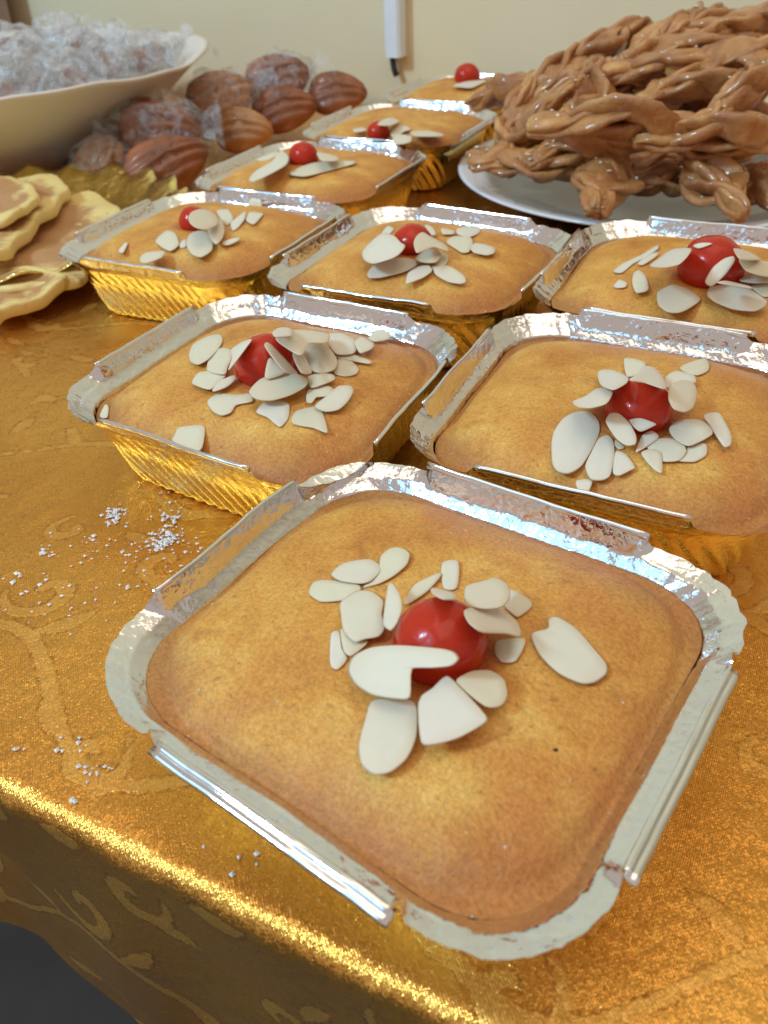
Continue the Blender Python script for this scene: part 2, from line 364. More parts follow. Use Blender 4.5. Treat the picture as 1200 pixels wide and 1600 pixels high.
def build_cloth():
    As = []; a = -70.0
    while a < 75:
        As.append(a); a += .17 if -15 < a < 26 else (.6 if -30 < a < 40 else 1.6)
    n = len(As) - 1
    rad = .65
    def hem(a):                                                # the hem hangs lower towards the right
        return 10.4 + .50 * (a + 8.0) if a > -8 else 10.4 - .1 * (a + 8.0)
    prof = []                                                  # (kind, value)
    for j in range(60): prof.append(('s', 1 - j / 60))
    for j in range(9): prof.append(('c', j / 8 * pi / 2))
    tops = [.2]
    while tops[-1] < 78.3: b_ = tops[-1]; tops.append(b_ + (.17 if b_ < 24 else .4 if b_ < 45 else 1.2))
    for b_ in tops: prof.append(('t', b_))
    vs, uv = [], []
    for a in As:
        h = max(2.5, min(hem(a), 26)); wave = .18 * sin(a * .55) + .1 * sin(a * 1.3 + 1) + .2 * nz((a * .2, 3, 1))
        tuck = .22 * nz((a * .5, 0, 0)) + .09 * nz((a * 1.7, 5, 0))
        for kd, v in prof:
            if kd == 's':
                d = v * h; amp = min(1, d / 5)
                p = tp(a, -rad - .03 + wave * amp - .01 * d + .25 * nz((a * .25, d * .3, 4)) * amp, TZ - rad - d + tuck); uvv = (a, -rad * 1.57 - d)
            elif kd == 'c':
                p = tp(a, -rad * cos(v) - .02 + tuck * .5, TZ - rad + rad * sin(v) + tuck * (1 - v / (pi / 2))); uvv = (a, -rad * (pi / 2 - v))
            else:
                far = min(1, v / 3)
                p = tp(a, v, TZ + (.030 * nz((a * .5, v * .5, 0)) + .02 * nz((a * .18, v * .3, 7))) * far); uvv = (a, v)
            vs.append(p); uv.append(uvv)
    m = len(prof); fs = []
    for i in range(n):
        for j in range(m - 1):
            fs.append((i * m + j, (i + 1) * m + j, (i + 1) * m + j + 1, i * m + j + 1))
    o = obj('tablecloth', vs, fs, CLOTH, origin=tp(0, 0, TZ - 3))
    ul = o.data.uv_layers.new(name='cloth')
    import numpy as np
    UVa = np.array(uv, dtype=np.float32); li = np.empty(len(o.data.loops), dtype=np.int32); o.data.loops.foreach_get('vertex_index', li)
    ul.data.foreach_set('uv', UVa[li].ravel())
    o.data.attributes.new('motif', 'FLOAT', 'POINT').data.foreach_set('value', motif_sdf(UVa).astype(np.float32))
    return tag(o, 'shiny gold brocade tablecloth with scroll pattern under all the food', 'tablecloth')
build_cloth()

def box(c, sx, sy, sz, ax=Vector((1, 0, 0)), ay=Vector((0, 1, 0)), bev=0.0):
    az = Vector((0, 0, 1)); vs = []
    prof = [(-sx, -sy), (sx, -sy), (sx, sy), (-sx, sy)]
    if bev: prof = [(-sx + bev, -sy), (sx - bev, -sy), (sx, -sy + bev), (sx, sy - bev), (sx - bev, sy), (-sx + bev, sy), (-sx, sy - bev), (-sx, -sy + bev)]
    n = len(prof)
    for z in (-sz, sz):
        for a, b_ in prof: vs.append(Vector(c) + ax * a + ay * b_ + az * z)
    fs = [tuple(range(n))[::-1], tuple(range(n, 2 * n))] + [(i, (i + 1) % n, n + (i + 1) % n, n + i) for i in range(n)]
    return vs, fs
wc = tp(0, WALLB + 5, 60)
tag(obj('wall', *box(wc, 320, 4.5, 140, E1, E2), WALL, smooth=False), 'cream painted wall behind the table', kind='structure')
fl = [(-900, -900, -78), (900, -900, -78), (900, 500, -78), (-900, 500, -78)]
tag(obj('floor', fl, [(0, 1, 2, 3)], FLOOR), 'dark floor beneath the table', kind='structure')

def on_wall(px, py, off=0.0):                                   # point where the sight line meets the wall face
    d = ray(px, py); n = E2; q = tp(0, WALLB + .5 - off, 0)
    t = (q - CAM).dot(n) / d.dot(n); return CAM + d * t
wtop = on_wall(610, -60, 1); wbot = on_wall(619, 88, 1)
cx = wbot
tk = empty('cable_trunking', (cx.x, cx.y, cx.z))
tag(tk, 'white plastic cable trunking running down the cream wall', 'cable trunking')
wid = (on_wall(628, 60) - on_wall(603, 60)).length / 2
ax = E1
vs, fs = box(Vector((wbot.x, wbot.y, (wbot.z + 60) / 2 + 0)), wid * .92, 1.0, (60 - wbot.z) / 2, E1, E2, .25)
obj('cover', vs, fs, TRUNK, tk, smooth=False)
pth = [on_wall(x, y, 1.0) for x, y in ((613, 82), (614, 95), (616, 108), (620, 119))]
obj('cable', *tube(pth, [(.32 * cos(a), .32 * sin(a)) for a in (0, .9, 1.8, 2.7, 3.6, 4.5, 5.4)]), CABLE, tk)
q = on_wall(-10, -60, 1.5); q2 = on_wall(12, 45, 1.5)
cv, cf = [], []
for i in range(13):
    for j in range(2):
        x = -110 + i * (22 + (0, 0)[j] - .2) / 1.0 * .42
pts = [(-60, -120), (-8, -120), (2, -30), (12, 10), (21, 48), (10, 62), (-60, 50)]
front = [on_wall(x, y, 3.0) for x, y in pts]; back = [on_wall(x, y, .6) for x, y in pts]; n = len(pts)
tag(obj('curtain', front + back, [tuple(range(n))] + [tuple(range(n, 2 * n))[::-1]] + [(i, n + i, n + (i + 1) % n, (i + 1) % n) for i in range(n)], CURT, smooth=False),
    'brown curtain edge on the wall above the big bowl', 'curtain')

# ------------------------------------------------------------------ foil trays with cakes
NS, NA = 66, 30
def ring(a, rc):
    """rounded square, same number of points for every ring; returns list of (x, y, nx, ny, side_fraction, corner_weight)"""
    out = []; st = a - rc
    for s in range(4):
        ca, sa = cos(s * pi / 2), sin(s * pi / 2)
        for i in range(NS):
            t = -1 + 2 * i / NS; x, y = st * t, -a; nx, ny = 0, -1
            out.append((x * ca - y * sa, x * sa + y * ca, nx * ca - ny * sa, nx * sa + ny * ca, s, abs(t), 0))
        for i in range(NA):
            u = i / NA; th = -pi / 2 + u * pi / 2
            nx, ny = cos(th), sin(th); x, y = st + rc * nx, -st + rc * ny
            out.append((x * ca - y * sa, x * sa + y * ca, nx * ca - ny * sa, nx * sa + ny * ca, s, 1 + u, sin(u * pi)))
    return out
def smooth(x): x = max(0, min(1, x)); return x * x * (3 - 2 * x)

class Tray:
    def __init__(s, idx, cx, cy, yaw, corners=None, blend=1.0, size=13.0, zc=-.05, ze=-1.0, shrink=0.0, dz=0.0, flat=(), cflat=.42):
        s.flat, s.cflat = flat, cflat
        s.i = idx; s.c = Vector((cx, cy, 0)); s.yaw = yaw; h = size / 2
        ca, sa = cos(yaw), sin(yaw)
        sq = [Vector((cx + ca * u - sa * v, cy + sa * u + ca * v)) for u, v in ((-h, -h), (-h, h), (h, h), (h, -h))]
        s.q = [q.lerp(Vector(c), blend) for q, c in zip(sq, corners)] if corners else sq
        s.zc, s.ze, s.shrink, s.dz = zc, ze, shrink, dz
    def warp(s, x, y, z):
        u, v = (x / 6.5 + 1) / 2, (y / 6.5 + 1) / 2; A, B, C, D = s.q
        p = A * (1 - u) * (1 - v) + B * (1 - u) * v + C * u * v + D * u * (1 - v)
        return Vector((p.x, p.y, z + s.dz))
    def unwarp(s, p):
        x = y = 0.0
        for _ in range(8):
            w0 = s.warp(x, y, 0); wx = s.warp(x + .1, y, 0) - w0; wy = s.warp(x, y + .1, 0) - w0
            dx, dy = p.x - w0.x, p.y - w0.y; det = wx.x * wy.y - wx.y * wy.x
            x += (dx * wy.y - dy * wy.x) / det * .1; y += (wx.x * dy - wx.y * dx) / det * .1
        return x, y
    def cake_z(s, x, y):
        e = 5.77 - s.shrink
        r = max(0.0, min(1.0, ((abs(x) / e) ** 4 + (abs(y) / e) ** 4) ** (1 / 4) * 1.02))
        z = s.ze + (s.zc - s.ze) * (1 - r ** 4)
        z -= .14 * smooth((r - .95) / .05)
        z += .07 * nz((x * .35, y * .35, s.i)) + .035 * nz((x * .9, y * .9, s.i * 2.1)) + .012 * nz((x * 3, y * 3, s.i))
        return z + s.dz
    def hit(s, px, py):
        z = s.zc
        for _ in range(6):
            p = at(px, py, z); z = s.cake_z(*s.unwarp(p))
        return at(px, py, z)

def make_tray(T, label, cakelabel, pleat=1.0):
    i0 = T.i; rnd = random.Random(i0 * 31 + 7)
    root = empty('foil_tray', (T.c.x, T.c.y, TZ), T.yaw); tag(root, label, 'foil tray', 'square foil trays of cake')
    N = 4 * (NS + NA)
    pl = [rnd.uniform(-1, 1) for _ in range(N)]; pl = [(pl[k - 1] + 2 * pl[k] + pl[(k + 1) % N]) / 4 for k in range(N)]
    pl2 = [rnd.uniform(-1, 1) for _ in range(N)]
    # profile rows: half width, corner radius, z, flute amount, pleat amount
    zb = TZ + .03
    rows = [(0.02, .01, zb, 0, 0), (3.0, 1.6, zb, 0, 0), (4.6, 1.9, zb, 0, 0), (4.85, 1.85, zb + .05, .3, 0), (4.95, 1.9, zb + .2, .8, 0)]
    z1 = -1.02
    for j in range(1, 9):
        t = j / 8; rows.append((4.95 + .87 * t, 1.9 + .50 * t, zb + .2 + (z1 - zb - .2) * t, max(.04, min(1.0, (.82 - t) / .3)), .15 * t))
    rows += [(5.83, 2.42, -.96, .04, .4), (5.87, 2.44, -.92, 0, .6), (5.94, 2.46, -.85, 0, .8), (6.01, 2.48, -.78, 0, .9), (6.08, 2.50, -.71, 0, 1), (6.14, 2.52, -.64, 0, 1), (6.17, 2.54, -.59, 0, 1),
             (6.205, 2.56, -.48, 0, 1), (6.26, 2.57, -.33, 0, 1), (6.31, 2.58, -.19, 0, 1.1), (6.36, 2.6, -.07, 0, 1.1), (6.40, 2.62, .03, 0, 1.1)]
    vs = []; nr = len(rows)
    for j, (a, rc, z, fl_, pt) in enumerate(rows):
        rg = ring(a, rc); sh = 2 * max(0, min(j - 4, 8))          # columns slant with the flutes
        for k in range(N):
            x, y, nx, ny, s, u, cw = rg[(k - sh) % N]
            # slanted flutes pressed into the side wall
            phase = k; tt = j * .1
            fo = 0.0                                             # how far the lip is folded down outwards here
            d = fl_ * .11 * sin(phase * 2 * pi / 6.0 + .6 * nz((k * .05, tt, i0))) * (1.0 if cw == 0 else 1.1)
            # crumpled corner pleats
            ex = smooth((u - .84) / .16) if u <= 1 else 1.0
            d += pt * ex * (.055 * pl[k] + .028 * pl2[k] * cw) * pleat
            lowf = nz((x * .30, y * .30, i0 + z * .15)) * .13 * (1 if j > 8 else .5)
            d += lowf
            zz = z
            if z > -.63:                                         # lip is lower where it is gathered round the corners
                k2 = smooth((u - .86) / .10) if u <= 1 else 1.0
                fo = max(T.cflat * k2, .74 * (1 - k2) if (s in T.flat) else 0)
                zz = -.64 + (z + .64) * (1 - fo) + .05 * k2 * pl[k] * (z + .64)
                d += (z + .64) * fo * .50
                zz += .05 * nz((x * .5, y * .5, i0 * 3.3))
            elif z > -.85: zz += .03 * nz((x * 1.1, y * 1.1, i0 * 1.7)) + .012 * pl2[k] * ex * pleat
            vs.append(T.warp(x + nx * d, y + ny * d, zz))
    fs = []
    for j in range(nr - 1):
        for k in range(N):
            fs.append((j * N + k, (j + 1) * N + k, (j + 1) * N + (k + 1) % N, j * N + (k + 1) % N))
    fs.append(tuple(range(N)))
    o = obj('tray_body', vs, fs, FOIL, root, origin=(T.c.x, T.c.y, TZ))
    wa = o.data.attributes.new('wall', 'FLOAT', 'POINT'); wa.data.foreach_set('value', [1.0 if j < 15 else 0.0 for j in range(nr) for k in range(N)])
    # rolled hems: one on each straight side
    for s in range(4):
        fl_ = s in T.flat; zo = -.50 if fl_ else 0.0; do = .20 if fl_ else 0.0
        pr = [(.085 * cos(a) * (1 + .25 * sin(2 * a)), .125 * sin(a) - .02) for a in [q * pi / 7 for q in range(14)]]
        if fl_: pr = [(.225, -.135), (.215, -.10), (.185, -.070), (.14, -.050), (.095, -.045), (.06, -.05), (.045, -.04), (.02, -.005), (-.03, .02), (-.08, .03), (-.13, .02), (-.15, -.01), (-.10, -.08), (.08, -.15)]
        ca, sa = cos(s * pi / 2), sin(s * pi / 2); path = []
        L0, L1 = -3.42 + rnd.uniform(-.1, .25), 3.42 + rnd.uniform(-.25, .1)
        for q in range(26):
            x = L0 + (L1 - L0) * q / 25; y = -6.43
            X, Y = x * ca - y * sa, x * sa + y * ca
            d = nz((X * .3, Y * .3, i0)) * .13 + .025 * nz((X * 1.2, Y * 1.2, i0 * 5))
            nx, ny = sa, -ca
            path.append(T.warp(X + nx * (d + .03 + do), Y + ny * (d + .03 + do), .00 + zo + .05 * nz((X * .5, Y * .5, i0 * 3.3)) + .03 * nz((X * 1.5, Y * 1.5, i0 * 4))))
        flat = tube(path, pr); fin = []
        lo = [p + Vector((0, 0, -.30)) for p in path]
        obj('rolled_hem', *flat, HEM, root)
    # the cake
    cz = TZ + .12
    ck = empty('almond_cake', (T.c.x, T.c.y, cz), T.yaw); tag(ck, cakelabel, 'cake', 'cakes with cherry and almonds')
    rgo = ring(1.0, .405); rgo = rgo[::2]; M = len(rgo); RR = 46; e = 5.77 - T.shrink; V = []; E = []
    for j in range(RR + 1):
        f = 1 - (1 - j / RR) ** 1.35
        for k in range(M):
            wx, wy = rgo[k][0] * 5.8, rgo[k][1] * 5.8; wob = 1 + nz((wx * .30, wy * .30, i0 - .15)) * .065 / 5.8 * f ** 3
            x, y = rgo[k][0] * e * f * wob, rgo[k][1] * e * f * wob
            V.append(T.warp(x, y, T.cake_z(x, y) - T.dz)); E.append(f ** 6 + .55 * rgo[k][6] * f ** 3)
    for zz, sc_, ed in ((-.06, .975, 1), (-.6, .925, 1), (-2.3, .83, 1)):
        for k in range(M):
            V.append(T.warp(rgo[k][0] * e * sc_, rgo[k][1] * e * sc_, T.ze - .3 + zz)); E.append(ed)
    Fc = []
    for j in range(RR + 3):
        for k in range(M): Fc.append((j * M + k, (j + 1) * M + k, (j + 1) * M + (k + 1) % M, j * M + (k + 1) % M))
    Fc.append(tuple((RR + 3) * M + k for k in range(M)))
    o = obj('sponge', V, Fc, CAKE, ck, origin=(T.c.x, T.c.y, cz))
    at_ = o.data.attributes.new('edge', 'FLOAT', 'POINT'); at_.data.foreach_set('value', E)
    px, py, wpx = cherries[i0]; h = T.hit(px, py + wpx * .1); rr = wpx / 2 * (h - CAM).dot(FW) / F
    at2 = o.data.attributes.new('syrup', 'FLOAT', 'POINT')
    at2.data.foreach_set('value', [1 - smooth(((v - h).length / rr - 1.0 + .35 * nz(v, .9, 3)) / .75) for v in V])
    return root, ck

def make_cherry(T, ck, px, py, wpx, flat=.92):
    p = T.hit(px, py); dist = (p - CAM).dot(FW); r = wpx / 2 * dist / F
    # the centre of the picked outline lies about r above the crust
    c = at(px, py, p.z)
    for _ in range(12):
        zb = T.cake_z(*T.unwarp(c)); c = c.lerp(at(px, py, zb + r * .34), .6)
    V = []; Fc = []; a, b_ = 28, 20
    for j in range(b_ + 1):
        ph = pi * j / b_
        for k in range(a):
            th = 2 * pi * k / a
            d = Vector((sin(ph) * cos(th), sin(ph) * sin(th), cos(ph)))
            rr = r * (1 + .05 * nz(d * 1.6, 1, T.i) + .02 * nz(d * 4, 1, T.i))
            V.append(c + Vector((d.x * rr, d.y * rr, d.z * rr * flat)))
    for j in range(b_):
        for k in range(a): Fc.append((j * a + k, (j + 1) * a + k, (j + 1) * a + (k + 1) % a, j * a + (k + 1) % a))
    obj('cherry', V, Fc, CHERRY, ck)
    return (c, r * 1.0, flat)

def sph_hit(px, py, S):
    c, r, flat = S; d = ray(px, py); o = CAM - c; o = Vector((o.x, o.y, o.z / flat)); d2 = Vector((d.x, d.y, d.z / flat))
    A, B, C = d2.dot(d2), 2 * o.dot(d2), o.dot(o) - r * r; D = B * B - 4 * A * C
    if D < 0: return None
    return CAM + d * ((-B - math.sqrt(D)) / (2 * A))

def catmull(P, n=4, sharp=.5):
    out = []; m = len(P)
    for i in range(m):
        p0, p1, p2, p3 = P[i - 1], P[i], P[(i + 1) % m], P[(i + 2) % m]
        for q in range(n):
            t = q / n; t2, t3 = t * t, t * t * t
            out.append(tuple(.5 * ((2 * p1[c]) + (-p0[c] + p2[c]) * t * sharp * 2 * .8 + (2 * p0[c] - 5 * p1[c] + 4 * p2[c] - p3[c]) * t2 * 0 + 0) if False else
                             (2 * t3 - 3 * t2 + 1) * p1[c] + (t3 - 2 * t2 + t) * (p2[c] - p0[c]) * .38 + (-2 * t3 + 3 * t2) * p2[c] + (t3 - t2) * (p3[c] - p1[c]) * .38 for c in (0, 1)))
    return out

def solve3(A, b_):
    M = Matrix(A); 
    try: return M.inverted() @ Vector(b_)
    except Exception: return None
def make_flakes(T, ck, S, sets):
    lvl = 0; boxes = []
    for (ox, oy, k), polys in sets:
        for poly in polys:
            P = [(ox + x / k, oy + y / k) for x, y in poly]; P = catmull(P, 4)
            mx = sum(p[0] for p in P) / len(P); my = sum(p[1] for p in P) / len(P)
            hits = []; onch = False
            for p in P + [(mx, my)]:
                h = T.hit(*p); s = sph_hit(*p, S) if S else None
                if s and (s - CAM).length < (h - CAM).length: h = s; onch = True
                hits.append(h)
            # plane through the resting points
            c = sum(hits, Vector()) / len(hits); sxx = syy = sxy = sxz = syz = 0
            for h in hits:
                dx, dy, dz = h - c; sxx += dx * dx; syy += dy * dy; sxy += dx * dy; sxz += dx * dz; syz += dy * dz
            det = sxx * syy - sxy * sxy
            if det > 1e-6: a = (sxz * syy - syz * sxy) / det; b_ = (syz * sxx - sxz * sxy) / det
            else: a = b_ = 0
            lim = .75 if onch else .18
            g = math.hypot(a, b_)
            if g > lim: a *= lim / g; b_ *= lim / g
            if not onch: a += U(-.05, .05); b_ += U(-.05, .05)
            off = max((h.z - (c.z + a * (h.x - c.x) + b_ * (h.y - c.y))) for h in hits) * (.95 if onch else .5)
            # stack above the flakes already lying there
            bb = (min(p[0] for p in P), min(p[1] for p in P), max(p[0] for p in P), max(p[1] for p in P))
            ov = [q[4] for q in boxes if q[0] < bb[2] - 3 and q[2] > bb[0] + 3 and q[1] < bb[3] - 3 and q[3] > bb[1] + 3]
            st = (max(ov) + 1) if ov else 0
            st = min(st, 4); boxes.append((*bb, st))
            off += .025 + .055 * st
            n = Vector((-a, -b_, 1)).normalized(); c0 = c + Vector((0, 0, off))
            def onp(px, py, up=0.0):
                d = ray(px, py); t = (c0 + n * up - CAM).dot(n) / d.dot(n); return CAM + d * t
            th = .045
            rim = [onp(*p, th * .5) for p in P]; m = len(rim); cen = onp(mx, my, th * .5)
            curl = U(-.03, .05)
            top1 = [cen + (q - cen) * .94 + n * th * .44 for q in rim]; bot1 = [cen + (q - cen) * .95 - n * th * .5 for q in rim]
            top2 = [cen + (q - cen) * .55 + n * (th * .5 + .012 * nz(q, 2)) for q in rim]
            V = rim + top1 + top2 + bot1 + [cen + n * th * .5, cen - n * th * .5]
            Fc = []
            for i in range(m):
                j = (i + 1) % m
                Fc += [(i, m + i, m + j, j), (m + i, 2 * m + i, 2 * m + j, m + j), (2 * m + i, 4 * m, 2 * m + j), (i, j, 3 * m + j, 3 * m + i), (3 * m + i, 3 * m + j, 4 * m + 1)]
            o = obj('almond_flake', V, Fc, FLAKE, ck)
            o.data.attributes.new('rim', 'FLOAT', 'POINT').data.foreach_set('value', [1.0] * m + [.25] * m + [0.0] * m + [.6] * m + [0, 0])

YW = radians(-28.5)
trays = {
 1: Tray(1, .74, 14.88, radians(-38.2), ((-8.1, 14.0), (-1.1, 23.7), (10.1, 15.9), (2.4, 5.75)), 1.0, zc=-.20, ze=-.84, shrink=-.06, flat=(0, 1), cflat=.72, size=12.9),
 2: Tray(2, -4.2, 29.55, radians(-28.7), ((-12.9, 27.6), (-6.8, 38.1), (4.2, 32.0), (-1.6, 20.3)), .9, zc=-.05),
 3: Tray(3, 8.94, 25.75, radians(-28.1), zc=-.02),
 4: Tray(4, -9.35, 47.0, radians(-27.1), ((-17.9, 43.9), (-12.3, 55.0), (-.3, 50.0), (-6.7, 38.7)), .5, zc=.3, ze=-.82),
 5: Tray(5, 2.84, 41.4, radians(-29.8), ((-6.1, 38.1), (.4, 50.9), (11.7, 43.0), (5.3, 33.5)), .4, zc=.25, ze=-.82),
 6: Tray(6, 15.3, 37.3, radians(-28), zc=.2, ze=-.85),
 7: Tray(7, -3.6, 58.6, radians(-28), zc=.35, ze=-.6),
 8: Tray(8, 3.0, 70.6, radians(-28), zc=.3, ze=-.6),
 9: Tray(9, 9.6, 83.2 - 1.0, radians(-28), zc=.4, ze=-.6, size=12.6),
}
tl = {1: 'nearest foil tray, its pleated rim seen whole in front', 2: 'foil tray left of centre with gold shining side and crumbs in front of it',
 3: 'foil tray at the right edge directly behind the nearest tray', 4: 'foil tray beside the folded pancakes with gold fluted side',
 5: 'foil tray in the middle of the third row, between two others', 6: 'foil tray at the right edge just in front of the white plate',
 7: 'foil tray right of the brown madeleines, fourth from the front', 8: 'second farthest foil tray, left of the white plate',
 9: 'farthest foil tray, against the wall under the cable trunking'}
cl = {1: 'nearest golden cake with big red cherry and large almond flakes', 2: 'golden cake with many almond flakes heaped right of its cherry, crumbs before its tray',
 3: 'golden cake at the right edge with cherry ringed by almond flakes, behind the nearest cake', 4: 'golden cake beside the pancakes with its cherry half hidden by round almond flakes',
 5: 'golden cake in the middle of the third row with cherry flanked by long almond flakes', 6: 'golden cake before the white plate with the largest round cherry and a flake on it',
 7: 'golden cake with a whole shiny cherry between two thin almond groups, beside the madeleines', 8: 'flat golden cake seen behind the shiny cherry cake, its cherry low against the rim',
 9: 'farthest small golden cake by the wall with cherry at its back rim'}
cherries = {1: (688, 1003, 146), 2: (416, 568, 96), 3: (997, 638, 102), 4: (303, 345, 46), 5: (644, 379, 60), 6: (1111, 416, 96), 7: (474, 244, 45), 8: (591, 207, 36), 9: (730, 119, 38)}
C6 = (450, 830, 2.308); C8 = (280, 480, 3.333); C3 = (80, 280, 2.0); C4 = (840, 540, 3.529); CA = (280, 290, 4.615); CB = (540, 330, 4.615); CC = (940, 360, 4.615)
C2 = (170, 80, 2.857); C9 = (540, 160, 5.4545); C5 = (420, 80, 2.857)
